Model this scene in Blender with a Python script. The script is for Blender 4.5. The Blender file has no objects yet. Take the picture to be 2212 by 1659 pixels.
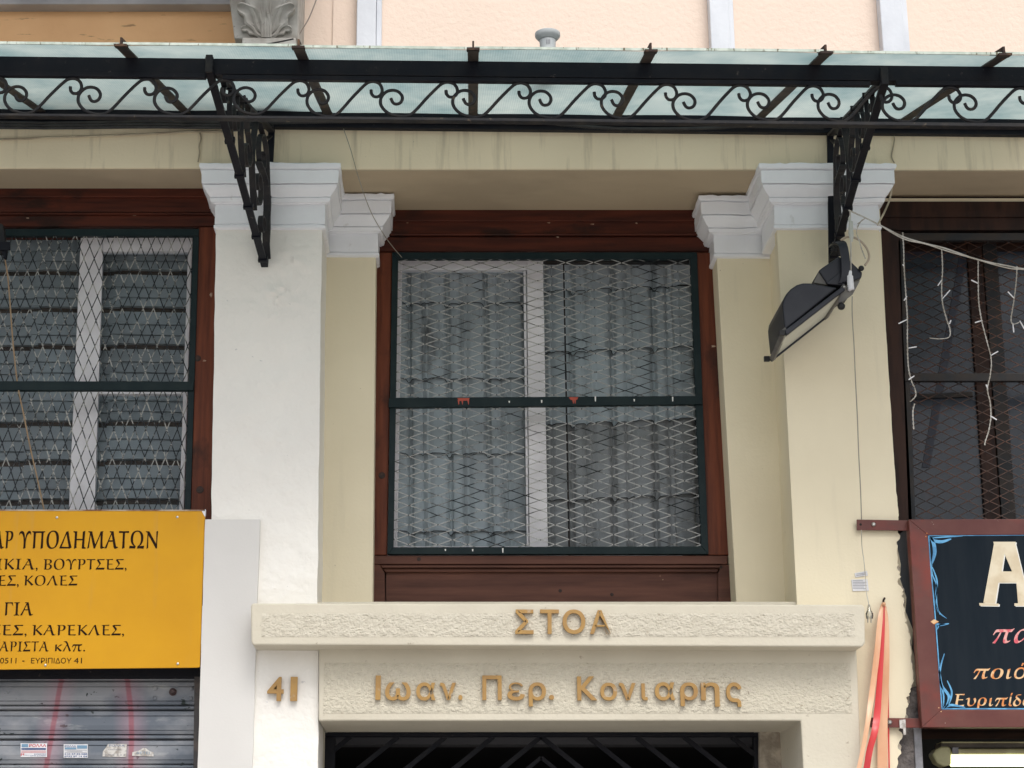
import bpy, bmesh, math, random
from mathutils import Vector, Matrix, noise
random.seed(7)
scene = bpy.context.scene
col = scene.collection
R = math.radians

# ------------------------------------------------------------------ camera
TILT = R(15.95); FPX = 4025.0; PPX = 950.0; PPY = 829.5; DIST = 7.5; EYE = 1.65
cam_d = bpy.data.cameras.new("camera"); cam = bpy.data.objects.new("camera", cam_d); col.objects.link(cam)
cam.location = (0, -DIST, EYE)
cam.rotation_euler = (R(90) + TILT, 0, 0)
cam_d.sensor_width = 36; cam_d.lens = FPX / 2212 * 36
cam_d.shift_x = (1106 - PPX) / 2212
cam_d.clip_end = 500
scene.camera = cam

# ------------------------------------------------------------------ world and sun (overcast street light)
world = bpy.data.worlds.new("World"); scene.world = world; world.use_nodes = True
nt = world.node_tree; nt.nodes.clear()
out = nt.nodes.new("ShaderNodeOutputWorld"); bg = nt.nodes.new("ShaderNodeBackground")
sky = nt.nodes.new("ShaderNodeTexSky"); sky.sky_type = 'NISHITA'; sky.sun_disc = False
sky.sun_elevation = R(54); sky.sun_rotation = R(165); sky.dust_density = 4.0; sky.air_density = 1.0; sky.ozone_density = 1.0
hs = nt.nodes.new("ShaderNodeHueSaturation"); hs.inputs['Saturation'].default_value = 0.32
nt.links.new(sky.outputs[0], hs.inputs['Color']); nt.links.new(hs.outputs[0], bg.inputs[0]); nt.links.new(bg.outputs[0], out.inputs[0])
bg.inputs[1].default_value = 0.15
sl = bpy.data.lights.new("sun", 'SUN'); sl.energy = 1.2; sl.angle = R(32); sl.color = (1.0, 0.965, 0.91)
sun = bpy.data.objects.new("sun", sl); col.objects.link(sun)
# sun above and in front of the facade, a little to the right
az = R(15); el = R(54)
sd = Vector((math.sin(az) * math.cos(el), -math.cos(az) * math.cos(el), math.sin(el)))
sun.rotation_euler = sd.to_track_quat('Z', 'Y').to_euler()
scene.view_settings.view_transform = 'Standard'; scene.view_settings.look = 'None'
scene.view_settings.exposure = 0.44; scene.view_settings.gamma = 1.0
scene.view_settings.use_curve_mapping = False

# ------------------------------------------------------------------ measuring helpers
CT, ST = math.cos(TILT), math.sin(TILT)
def W(u, v, Y):
    """point on the facade-parallel plane at depth Y that sits on measured sight line (u, v)"""
    cx = (u - PPX) / FPX; cy = -(v - PPY) / FPX
    t = (Y + DIST) / (CT - cy * ST)
    return Vector((cx * t, Y, EYE + t * (ST + cy * CT)))
def px(n, v=900, Y=0.0):
    return (W(1000 + n, v, Y) - W(1000, v, Y)).x

# ------------------------------------------------------------------ materials
def srgb(r, g, b):
    f = lambda c: (c / 12.92 if c <= 0.04045 else ((c + 0.055) / 1.055) ** 2.4)
    return (f(r / 255), f(g / 255), f(b / 255), 1)
def M(name, c, c2=None, rough=0.75, ns=3.0, stretch=(1, 1, 1), lo=0.4, hi=0.6, detail=6, bump=0.0, bs=60.0, bdist=0.004,
      bstretch=(1, 1, 1), metal=0.0, spec=0.4, spots=None, spots2=None, bump2=None, edge=None, rvar=0.0, cracks=None):
    m = bpy.data.materials.new(name); m.use_nodes = True; t = m.node_tree; N = t.nodes; L = t.links
    b = N['Principled BSDF']; b.inputs['Roughness'].default_value = rough; b.inputs['Metallic'].default_value = metal
    b.inputs['Specular IOR Level'].default_value = spec
    geo = N.new('ShaderNodeNewGeometry')
    def mapped(s):
        mp = N.new('ShaderNodeMapping'); mp.inputs['Scale'].default_value = s; L.new(geo.outputs['Position'], mp.inputs[0]); return mp.outputs[0]
    def nz(scale, s=(1, 1, 1), d=6, r=0.55):
        n = N.new('ShaderNodeTexNoise'); n.inputs['Scale'].default_value = scale; n.inputs['Detail'].default_value = d
        n.inputs['Roughness'].default_value = r; L.new(mapped(s), n.inputs['Vector']); return n.outputs['Fac']
    def ramp(sock, a, z):
        r = N.new('ShaderNodeMapRange'); r.inputs[1].default_value = a; r.inputs[2].default_value = z; L.new(sock, r.inputs[0]); return r.outputs[0]
    def mixc(f, a, z):
        x = N.new('ShaderNodeMix'); x.data_type = 'RGBA'
        for i, v in ((6, a), (7, z)):
            if isinstance(v, tuple): x.inputs[i].default_value = v
            else: L.new(v, x.inputs[i])
        if isinstance(f, float): x.inputs[0].default_value = f
        else: L.new(f, x.inputs[0])
        return x.outputs[2]
    cur = c
    if c2: cur = mixc(ramp(nz(ns, stretch, detail), lo, hi), c, c2)
    for sp in (spots, spots2):
        if sp:
            sc, thr, w, cc, st = sp
            cur = mixc(ramp(nz(sc, st, 5, 0.6), thr, thr + w), cur, cc)
    if cracks:
        sc, wid, cc = cracks
        n = N.new('ShaderNodeTexNoise'); n.inputs['Scale'].default_value = sc * 1.7; n.inputs['Detail'].default_value = 5; L.new(geo.outputs['Position'], n.inputs['Vector'])
        va = N.new('ShaderNodeVectorMath'); va.operation = 'SCALE'; va.inputs[3].default_value = .55; L.new(n.outputs['Color'], va.inputs[0])
        vb = N.new('ShaderNodeVectorMath'); L.new(geo.outputs['Position'], vb.inputs[0]); L.new(va.outputs[0], vb.inputs[1])
        vo = N.new('ShaderNodeTexVoronoi'); vo.feature = 'DISTANCE_TO_EDGE'; vo.inputs['Scale'].default_value = sc; L.new(vb.outputs[0], vo.inputs['Vector'])
        e = ramp(vo.outputs['Distance'], wid, wid * .3); mk = ramp(nz(1.1), .52, .60)
        mu = N.new('ShaderNodeMath'); mu.operation = 'MULTIPLY'; L.new(e, mu.inputs[0]); L.new(mk, mu.inputs[1])
        cur = mixc(mu.outputs[0], cur, cc)
    if isinstance(cur, tuple): b.inputs['Base Color'].default_value = cur
    else: L.new(cur, b.inputs['Base Color'])
    if rvar: 
        r = N.new('ShaderNodeMapRange'); r.inputs[3].default_value = rough - rvar; r.inputs[4].default_value = rough + rvar
        L.new(nz(9), r.inputs[0]); L.new(r.outputs[0], b.inputs['Roughness'])
    last = None
    for bp in ((bump, bs, bdist, bstretch), bump2):
        if bp and bp[0]:
            k = N.new('ShaderNodeBump'); k.inputs['Strength'].default_value = bp[0]; k.inputs['Distance'].default_value = bp[2]
            L.new(nz(bp[1], bp[3], 4, 0.5), k.inputs['Height'])
            if last: L.new(last, k.inputs['Normal'])
            last = k.outputs[0]
    if last: L.new(last, b.inputs['Normal'])
    return m

white_paint = M('white_paint', (0.87, 0.845, 0.79, 1), (0.76, 0.735, 0.69, 1), 0.55, ns=1.3, lo=.35, hi=.8, bump=.45, bs=30, bdist=.007, bump2=(.6, 7, .03, (1, 1, 1)),
                spots=(26, .69, .02, (0.62, 0.61, 0.59, 1), (1, 1, 1)))
white_smooth = M('white_smooth_paint', (0.65, 0.635, 0.61, 1), (0.60, 0.585, 0.565, 1), 0.5, ns=1.1, bump=.15, bs=120, bdist=.002, bump2=(.12, 3, .01, (1, 1, 1)))
capital_white = M('capital_white_paint', (0.86, 0.87, 0.905, 1), (0.76, 0.77, 0.80, 1), 0.5, ns=5, lo=.45, hi=.9, bump=.35, bs=45, bdist=.003, bump2=(.3, 9, .008, (1, 1, 1)),
                  spots=(11, .66, .12, (0.50, 0.48, 0.46, 1), (1, 1, .5)))
cream = M('cream_plaster', (0.80, 0.72, 0.535, 1), (0.70, 0.62, 0.45, 1), 0.7, ns=1.6, lo=.35, hi=.85, bump=.22, bs=90, bdist=.003, bump2=(.15, 9, .01, (1, 1, 1)),
          spots=(2.4, .58, .25, (0.66, 0.59, 0.44, 1), (3.5, 1, .35)), spots2=(55, .72, .03, (.33, .27, .2, 1), (1, 1, 1)))
cream_dirty = M('cream_fascia_plaster', (0.84, 0.73, 0.53, 1), (0.74, 0.64, 0.46, 1), 0.75, ns=1.5, lo=.3, hi=.8, bump=.25, bs=80, bdist=.003, bump2=(.2, 6, .012, (1, 1, 1)),
                spots=(7, .55, .25, (0.50, 0.42, 0.30, 1), (3.2, 1, .25)), spots2=(48, .7, .03, (.25, .2, .15, 1), (1, 1, 1)))
soffit = M('shaded_soffit_plaster', (0.50, 0.41, 0.29, 1), (0.42, 0.345, 0.245, 1), 0.85, ns=2, stretch=(.6, 1, 1), bump=.2, bs=60, bdist=.003, spec=.1,
           spots=(9, .74, .01, (.55, .47, .33, 1), (.25, 2.5, 1)))  # dusty fascia paint with the underside shade put into its darker base colour
stone_cream = M('cream_cast_stone', (0.62, 0.575, 0.47, 1), (0.53, 0.485, 0.39, 1), 0.75, ns=3, lo=.4, hi=.9, bump=.35, bs=70, bdist=.004, bump2=(.3, 22, .006, (1, 1, 1)),
                spots=(30, .68, .05, (.40, .35, .27, 1), (1, 1, 1)))
def hammered(name, a, b2, st, sc):
    m = M(name, a, b2, 0.8, ns=sc * .55, lo=.35, hi=.75, detail=5, bump=.9, bs=sc, bdist=.012, bstretch=(1, 1, 1.35), bump2=(.4, 160, .003, (1, 1, 1)),
          spots=(38, .66, .05, st, (1, 1, 1)))
    return m
rough_stone = hammered('hammered_stone', (0.63, 0.585, 0.485, 1), (0.55, 0.505, 0.41, 1), (.42, .37, .29, 1), 55)
rough_stone2 = hammered('stippled_stone', (0.625, 0.58, 0.47, 1), (0.56, 0.515, 0.415, 1), (.36, .31, .23, 1), 75)
upper_peach = M('peach_stucco', (0.76, 0.625, 0.53, 1), (0.71, 0.575, 0.48, 1), 0.85, ns=.9, lo=.3, hi=.7, bump=.6, bs=42, bdist=.005, bump2=(.4, 140, .002, (1, 1, 1)),
                spots=(20, .70, .05, (.66, .52, .40, 1), (1, 1, 1)))
upper_ochre = M('ochre_stucco', (0.84, 0.52, 0.27, 1), (0.78, 0.465, 0.235, 1), 0.85, ns=2.2, bump=.3, bs=70, bdist=.004,
                spots=(16, .62, .05, (.42, .25, .13, 1), (.35, 1, 2.4)))
strip_white = M('strip_white_paint', (0.62, 0.645, 0.69, 1), (0.50, 0.525, 0.57, 1), 0.55, ns=7, stretch=(1, 1, .5), lo=.4, hi=.75, bump=.3, bs=50, bdist=.003,
                spots=(22, .68, .03, (.45, .45, .48, 1), (1, 1, .7)))
corbel_grey = M('corbel_grey_paint', (0.44, 0.43, 0.40, 1), (0.29, 0.27, 0.24, 1), 0.7, ns=11, lo=.4, hi=.7, bump=.3, bs=60, bdist=.004,
                spots=(34, .64, .05, (.22, .20, .18, 1), (1, 1, 1)))
wood = M('red_brown_timber', (0.095, 0.023, 0.012, 1), (0.042, 0.012, 0.008, 1), 0.55, spec=0.2, ns=9, stretch=(.35, 1, 5), lo=.35, hi=.7, detail=9, bump=.25, bs=35, bdist=.002, bstretch=(.3, 1, 6),
         spots=(17, .73, .015, (.36, .25, .17, 1), (1, 1, 1)), spots2=(6, .56, .12, (.028, .011, .008, 1), (.6, 1, 1.6)))
wood_v = M('red_brown_timber_upright', (0.170, 0.046, 0.020, 1), (0.080, 0.021, 0.011, 1), 0.5, spec=0.2, ns=9, stretch=(5, 1, .35), lo=.35, hi=.7, detail=9, bump=.25, bs=35, bdist=.002, bstretch=(6, 1, .3),
           spots=(13, .73, .015, (.40, .26, .17, 1), (1, 1, 1)), spots2=(5, .57, .12, (.045, .016, .010, 1), (1, 1, .6)))
wood_low = M('worn_timber_panel', (0.135, 0.058, 0.040, 1), (0.070, 0.030, 0.022, 1), 0.6, spec=0.2, ns=7, stretch=(.35, 1, 4), lo=.35, hi=.7, detail=9, bump=.3, bs=30, bdist=.002, bstretch=(.3, 1, 6),
             spots=(9, .72, .03, (.03, .013, .01, 1), (1, 1, 1)), spots2=(60, .76, .01, (.55, .42, .3, 1), (1, 1, 1)))
wood_dark = M('dark_brown_timber', (0.040, 0.018, 0.012, 1), (0.020, 0.010, 0.008, 1), 0.55, spec=0.2, ns=8, stretch=(3, 1, .5), bump=.2, bs=30, bdist=.002,
              spots=(9, .66, .1, (.045, .02, .013, 1), (1, 1, 1)))
green_metal = M('dark_green_painted_steel', (0.005, 0.015, 0.018, 1), (0.010, 0.021, 0.023, 1), 0.5, spec=0.2, ns=12, bump=.12, bs=70, bdist=.001,
                spots=(38, .74, .01, (.45, .45, .42, 1), (1, 1, .6)))
brown_metal = M('dark_weathered_steel', (0.020, 0.022, 0.025, 1), (0.035, 0.028, 0.024, 1), 0.5, spec=0.2, ns=10)
black_iron = M('black_painted_iron', (0.006, 0.007, 0.012, 1), (0.013, 0.012, 0.015, 1), 0.5, spec=0.2, ns=14, lo=.45, hi=.75, bump=.35, bs=90, bdist=.002,
               spots=(34, .66, .05, (.06, .05, .048, 1), (1, 1, 1)), rvar=.12)
worn_iron = M('worn_grey_iron', (0.013, 0.013, 0.016, 1), (0.035, 0.030, 0.026, 1), 0.55, spec=.3, ns=16, lo=.45, hi=.75, bump=.4, bs=80, bdist=.002,
              spots=(26, .64, .05, (.09, .07, .05, 1), (1, 1, 1)))
rib_metal = M('rusty_rib_steel', (0.065, 0.052, 0.042, 1), (0.025, 0.021, 0.020, 1), 0.65, ns=9, bump=.3, bs=60, bdist=.002,
              spots=(18, .62, .06, (.16, .08, .045, 1), (1, 1, 1)))
rust_edge = M('rusty_cut_steel', (0.035, 0.025, 0.022, 1), (0.13, 0.075, 0.045, 1), 0.8, ns=30, lo=.5, hi=.7, spec=.15)
def mesh_mat(name, dark, light, lo, hi, sc=16):
    return M(name, light, dark, 0.5, ns=60, lo=.65, hi=.68, detail=3, spots=(sc, lo, hi - lo, dark, (1, 1, 1.5)))
node_mat = M('shaded_mesh_joint', (0.012, 0.014, 0.017, 1), (0.05, 0.05, 0.05, 1), 0.5, ns=40)  # black tone paints the shade on downward-facing mesh joints
grille_mat = mesh_mat('chipped_white_and_black_mesh', (0.014, 0.018, 0.02, 1), (0.47, 0.465, 0.45, 1), .52, .62, 5.0)
grille_mat2 = mesh_mat('speckled_black_mesh', (0.010, 0.014, 0.018, 1), (0.40, 0.39, 0.36, 1), .45, .50, 13)
grille_mat3 = mesh_mat('rusty_brown_mesh', (0.018, 0.010, 0.008, 1), (0.085, 0.035, 0.02, 1), .40, .60, 10)
upvc = M('white_window_frame', (0.87, 0.86, 0.89, 1), (0.76, 0.75, 0.78, 1), 0.4, ns=6, spots=(40, .74, .05, (.5, .47, .45, 1), (1, 1, .4)))
sheet_grey = M('grey_corrugated_sheet', (0.60, 0.625, 0.625, 1), (0.48, 0.485, 0.48, 1), 0.45, ns=2.2, lo=.4, hi=.65, spots=(5, .62, .15, (.13, .12, .11, 1), (1, 1, .4)))
sheet_brown = M('dusty_corrugated_sheet', (0.48, 0.46, 0.445, 1), (0.38, 0.36, 0.34, 1), 0.5, ns=2.2, lo=.4, hi=.65)
sheet_blue = M('blue_grey_slatted_sheet', (0.35, 0.375, 0.38, 1), (0.28, 0.29, 0.29, 1), 0.42, ns=2.5)
brown_gap = M('brown_gap_board', (0.055, 0.038, 0.028, 1), None, 0.8)
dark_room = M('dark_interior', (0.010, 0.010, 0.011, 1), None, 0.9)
grey_ceiling = M('dim_grey_ceiling', (0.10, 0.10, 0.11, 1), None, 0.8)
steel = M('screw_steel', (0.45, 0.45, 0.43, 1), None, 0.35, metal=1.0)
gold = M('brass_coloured_letters', (0.40, 0.235, 0.07, 1), (0.32, 0.18, 0.06, 1), 0.42, ns=11, lo=.4, hi=.7, metal=0.15, spec=.5, bump=.15, bs=60, bdist=.001,
         spots=(15, .62, .06, (.44, .33, .22, 1), (1, 1, 1)), spots2=(45, .66, .04, (.10, .06, .03, 1), (1, 1, 1)))
gold_side = gold
yellow = M('yellow_printed_sheet', (0.62, 0.31, 0.006, 1), (0.56, 0.27, 0.006, 1), 0.42, ns=1.8, spec=.25, bump=.35, bs=2.2, bdist=.02, rvar=.1, spots=(5, .60, .25, (.50, .27, .06, 1), (2.5, 1, .2)), spots2=(42, .74, .02, (.35, .22, .1, 1), (1, 1, 1)))
print_brown = M('dark_brown_print', (0.018, 0.007, 0.003, 1), None, 0.6, spec=.1)
sign_edge = M('sign_edge_metal', (0.45, 0.38, 0.30, 1), (0.20, 0.09, 0.04, 1), 0.6, ns=8, stretch=(1, 1, 1))
maroon = M('maroon_painted_frame', (0.095, 0.022, 0.018, 1), (0.135, 0.045, 0.035, 1), 0.45, ns=6, lo=.35, hi=.7, bump=.1, bs=50, bdist=.001,
           spots=(40, .72, .01, (.5, .42, .36, 1), (1, 1, 1)), spots2=(3.5, .55, .15, (.19, .032, .022, 1), (1, 1, 1)))
board = M('navy_black_board', (0.006, 0.012, 0.019, 1), (0.010, 0.016, 0.023, 1), 0.75, spec=0.15, ns=5, stretch=(4, 1, .4))
paint_cream = M('cream_sign_paint', (0.72, 0.64, 0.48, 1), (0.62, 0.52, 0.36, 1), 0.5, ns=12)
paint_pink = M('pink_sign_paint', (0.62, 0.10, 0.13, 1), (0.72, 0.36, 0.33, 1), 0.5, ns=30, lo=.45, hi=.55)
paint_orange = M('orange_sign_paint', (0.62, 0.22, 0.06, 1), (0.72, 0.48, 0.26, 1), 0.5, ns=32, lo=.45, hi=.55)
paint_blue = M('sky_blue_sign_paint', (0.13, 0.40, 0.68, 1), (0.06, 0.22, 0.42, 1), 0.5, ns=22)
paint_white = M('white_line_paint', (0.75, 0.75, 0.72, 1), None, 0.5)
red_ribbon = M('red_satin', (0.62, 0.035, 0.035, 1), (0.50, 0.02, 0.025, 1), 0.35, ns=5, stretch=(1, 1, .5), spec=.6)
peach_ribbon = M('peach_satin', (0.66, 0.34, 0.19, 1), (0.72, 0.42, 0.25, 1), 0.35, ns=5, spec=.6)
red_drip = M('red_drip_paint', (0.42, 0.07, 0.04, 1), None, 0.5)
flood_mat = M('navy_black_die_cast', (0.011, 0.013, 0.021, 1), (0.017, 0.019, 0.027, 1), 0.42, ns=14, bump=.1, bs=120, bdist=.001)
flood_grey = M('dusty_grey_die_cast', (0.16, 0.155, 0.14, 1), (0.11, 0.105, 0.10, 1), 0.6, ns=12)
rubber = M('black_rubber', (0.012, 0.012, 0.013, 1), None, 0.5)
white_cable = M('dirty_white_cable', (0.52, 0.50, 0.46, 1), (0.36, 0.33, 0.28, 1), 0.5, ns=20)
grey_cable = M('grey_cord', (0.30, 0.28, 0.23, 1), None, 0.5)
cream_cable = M('painted_cream_cable', (0.46, 0.40, 0.29, 1), (0.30, 0.25, 0.18, 1), 0.7, ns=12)
rope_mat = M('tan_cord', (0.36, 0.25, 0.15, 1), None, 0.8)
black_cable = M('black_cable', (0.014, 0.014, 0.016, 1), (0.03, 0.03, 0.03, 1), 0.38, ns=20)
white_plastic = M('white_plastic', (0.72, 0.72, 0.74, 1), None, 0.35)
pipe_grey = M('grey_pvc', (0.52, 0.55, 0.56, 1), (0.44, 0.47, 0.48, 1), 0.4, ns=8)
paper = M('paper_label', (0.72, 0.72, 0.74, 1), (0.62, 0.62, 0.64, 1), 0.6, ns=20)
paper_dirty = M('torn_paper_label', (0.60, 0.58, 0.55, 1), (0.34, 0.31, 0.28, 1), 0.7, ns=45, lo=.45, hi=.6)
ink_grey = M('grey_ink', (0.20, 0.20, 0.23, 1), None, 0.6)
ink_blue = M('blue_ink', (0.05, 0.10, 0.24, 1), None, 0.6)
ink_navy = M('pale_blue_ink', (0.16, 0.28, 0.40, 1), None, 0.6)
ink_red = M('red_ink', (0.52, 0.035, 0.05, 1), None, 0.6)
masonry = M('broken_masonry', (0.17, 0.15, 0.14, 1), (0.08, 0.07, 0.07, 1), 0.95, ns=12, lo=.4, hi=.6, bump=1.0, bs=22, bdist=.03, bump2=(.8, 80, .008, (1, 1, 1)))
broken_edge = M('broken_plaster_edge', (0.50, 0.44, 0.36, 1), (0.30, 0.26, 0.21, 1), 0.95, ns=20, bump=.8, bs=40, bdist=.01)
gutter = M('galvanised_channel', (0.28, 0.28, 0.30, 1), (0.17, 0.17, 0.18, 1), 0.55, ns=14, metal=.4)
balcony_mat = M('balcony_grey_paint', (0.42, 0.42, 0.43, 1), (0.33, 0.33, 0.34, 1), 0.7, ns=4)
asphalt = M('worn_pale_street_surface', (0.42, 0.40, 0.38, 1), (0.48, 0.46, 0.43, 1), 0.9, ns=30, bump=.4, bs=200, bdist=.004)
paving = M('pavement_stone', (0.34, 0.325, 0.30, 1), (0.29, 0.275, 0.26, 1), 0.9, ns=5, bump=.3, bs=60, bdist=.003)
fitting = M('yellowed_plastic', (0.44, 0.42, 0.24, 1), (0.30, 0.27, 0.15, 1), 0.5, ns=9)
fitting_dark = M('grimy_fitting', (0.12, 0.10, 0.08, 1), (0.06, 0.05, 0.04, 1), 0.6, ns=9)

def shutter_mat():
    m = M('painted_shutter_steel', (0.12, 0.14, 0.17, 1), (0.26, 0.27, 0.29, 1), 0.5, ns=4.2, lo=.42, hi=.60, stretch=(1, 1, 1.5), detail=8, metal=.15, bump=.1, bs=80, bdist=.001,
          spots=(6.5, .60, .14, (.38, .39, .39, 1), (.8, 1, 2.4)), spots2=(19, .655, .012, (.018, .028, .028, 1), (1, 1, 1.6)))
    t = m.node_tree; N = t.nodes; L = t.links; b = N['Principled BSDF']
    base = b.inputs['Base Color'].links[0].from_socket
    geo = N.new('ShaderNodeNewGeometry'); sep = N.new('ShaderNodeSeparateXYZ'); L.new(geo.outputs['Position'], sep.inputs[0])
    def math_(op, a, c):
        n = N.new('ShaderNodeMath'); n.operation = op
        for i, v in enumerate((a, c)):
            if isinstance(v, (int, float)): n.inputs[i].default_value = v
            else: L.new(v, n.inputs[i])
        return n.outputs[0]
    cur = base
    for (u0, v0, u1, v1, bend) in ((134, 1460, 103, 1640, 0.0), (272, 1450, 283, 1640, .011)):
        a = W(u0, v0, SHY); z = W(u1, v1, SHY); k = (z.x - a.x) / (z.z - a.z)
        cx = math_('ADD', math_('MULTIPLY', math_('SUBTRACT', sep.outputs[2], a.z), k), a.x)
        if bend:
            cx = math_('ADD', cx, math_('MULTIPLY', math_('SINE', math_('MULTIPLY', math_('SUBTRACT', sep.outputs[2], z.z), math.pi / (a.z - z.z)), 0), bend))
        d = math_('ABSOLUTE', math_('SUBTRACT', sep.outputs[0], cx), 0)
        for (r0, r1, cc, st) in ((.075, .01, (.42, .25, .30, 1), .45), (.0135, .007, (.28, .05, .07, 1), .6)):
            mr = N.new('ShaderNodeMapRange'); mr.inputs[1].default_value = r0; mr.inputs[2].default_value = r1; mr.inputs[3].default_value = 0; mr.inputs[4].default_value = st
            L.new(d, mr.inputs[0])
            x = N.new('ShaderNodeMix'); x.data_type = 'RGBA'; L.new(mr.outputs[0], x.inputs[0]); L.new(cur, x.inputs[6]); x.inputs[7].default_value = cc; cur = x.outputs[2]
    L.new(cur, b.inputs['Base Color'])
    return m

def panel_mat():
    m = bpy.data.materials.new('ribbed_polycarbonate'); m.use_nodes = True; t = m.node_tree; N = t.nodes; L = t.links; N.clear()
    o = N.new('ShaderNodeOutputMaterial'); d = N.new('ShaderNodeBsdfDiffuse'); tr = N.new('ShaderNodeBsdfTranslucent'); g = N.new('ShaderNodeBsdfGlossy'); g.inputs['Roughness'].default_value = .25
    geo = N.new('ShaderNodeNewGeometry')
    w = N.new('ShaderNodeTexWave'); w.wave_type = 'BANDS'; w.bands_direction = 'X'; w.inputs['Scale'].default_value = 34; w.inputs['Distortion'].default_value = .4; L.new(geo.outputs['Position'], w.inputs['Vector'])
    mp = N.new('ShaderNodeMapping'); mp.inputs['Scale'].default_value = (1, .6, 1); L.new(geo.outputs['Position'], mp.inputs[0])
    n = N.new('ShaderNodeTexNoise'); n.inputs['Scale'].default_value = 3.5; n.inputs['Detail'].default_value = 9; n.inputs['Roughness'].default_value = .65; L.new(mp.outputs[0], n.inputs['Vector'])
    r = N.new('ShaderNodeValToRGB'); r.color_ramp.elements[0].position = .3; r.color_ramp.elements[0].color = (.18, .265, .275, 1); r.color_ramp.elements[1].position = .72; r.color_ramp.elements[1].color = (.40, .46, .44, 1)
    L.new(n.outputs[0], r.inputs[0])
    x = N.new('ShaderNodeMix'); x.data_type = 'RGBA'; x.blend_type = 'MULTIPLY'; x.inputs[0].default_value = .12
    L.new(r.outputs[0], x.inputs[6]); L.new(w.outputs['Color'], x.inputs[7])
    L.new(x.outputs[2], d.inputs[0]); L.new(x.outputs[2], tr.inputs[0])
    bmp = N.new('ShaderNodeBump'); bmp.inputs['Strength'].default_value = .3; bmp.inputs['Distance'].default_value = .002; L.new(w.outputs['Fac'], bmp.inputs['Height'])
    for s in (d, g): L.new(bmp.outputs[0], s.inputs['Normal'])
    m1 = N.new('ShaderNodeMixShader'); m1.inputs[0].default_value = .85; L.new(d.outputs[0], m1.inputs[1]); L.new(tr.outputs[0], m1.inputs[2])
    m2 = N.new('ShaderNodeMixShader'); m2.inputs[0].default_value = .05; L.new(m1.outputs[0], m2.inputs[1]); L.new(g.outputs[0], m2.inputs[2])
    L.new(m2.outputs[0], o.inputs[0]); return m
poly_mat = panel_mat()

def glass_mat(name='window_glass', tint=(.9, .93, .95, 1), gloss=.15, rough=.3):
    m = bpy.data.materials.new(name); m.use_nodes = True; t = m.node_tree; N = t.nodes; L = t.links; N.clear()
    o = N.new('ShaderNodeOutputMaterial'); tr = N.new('ShaderNodeBsdfTransparent'); g = N.new('ShaderNodeBsdfGlossy'); tr.inputs[0].default_value = tint; g.inputs['Roughness'].default_value = rough
    f = N.new('ShaderNodeFresnel'); f.inputs[0].default_value = 1.5
    geo = N.new('ShaderNodeNewGeometry'); n = N.new('ShaderNodeTexNoise'); n.inputs['Scale'].default_value = 2.5; n.inputs['Detail'].default_value = 1; L.new(geo.outputs['Position'], n.inputs['Vector'])
    b = N.new('ShaderNodeBump'); b.inputs['Strength'].default_value = .08; b.inputs['Distance'].default_value = .02; L.new(n.outputs[0], b.inputs['Height']); L.new(b.outputs[0], g.inputs['Normal'])
    k = N.new('ShaderNodeMath'); k.operation = 'MULTIPLY'; k.inputs[1].default_value = gloss; L.new(f.outputs[0], k.inputs[0])
    x = N.new('ShaderNodeMixShader'); L.new(k.outputs[0], x.inputs[0]); L.new(tr.outputs[0], x.inputs[1]); L.new(g.outputs[0], x.inputs[2]); L.new(x.outputs[0], o.inputs[0]); return m
glass = glass_mat()
clear_plastic = glass_mat('clear_plastic', (.85, .86, .84, 1), 2.5, .1)
dark_glass = M('dusty_dark_glass', (0.024, 0.034, 0.050, 1), (0.018, 0.025, 0.037, 1), 0.25, ns=2.5, spec=.5, spots=(2.2, .57, .12, (.055, .035, .045, 1), (1, 1, 1)))
frosted = M('frosted_lamp_glass', (0.62, 0.63, 0.56, 1), (0.54, 0.55, 0.49, 1), 0.25, ns=4, spec=.5)
def emit(name, c, s):
    m = bpy.data.materials.new(name); m.use_nodes = True; N = m.node_tree.nodes; b = N['Principled BSDF']
    b.inputs['Base Color'].default_value = (.8, .8, .8, 1); b.inputs['Emission Color'].default_value = c; b.inputs['Emission Strength'].default_value = s; return m
tube_light = emit('lit_fluorescent_tube', (.95, 1.0, .50, 1), 1.7)

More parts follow.
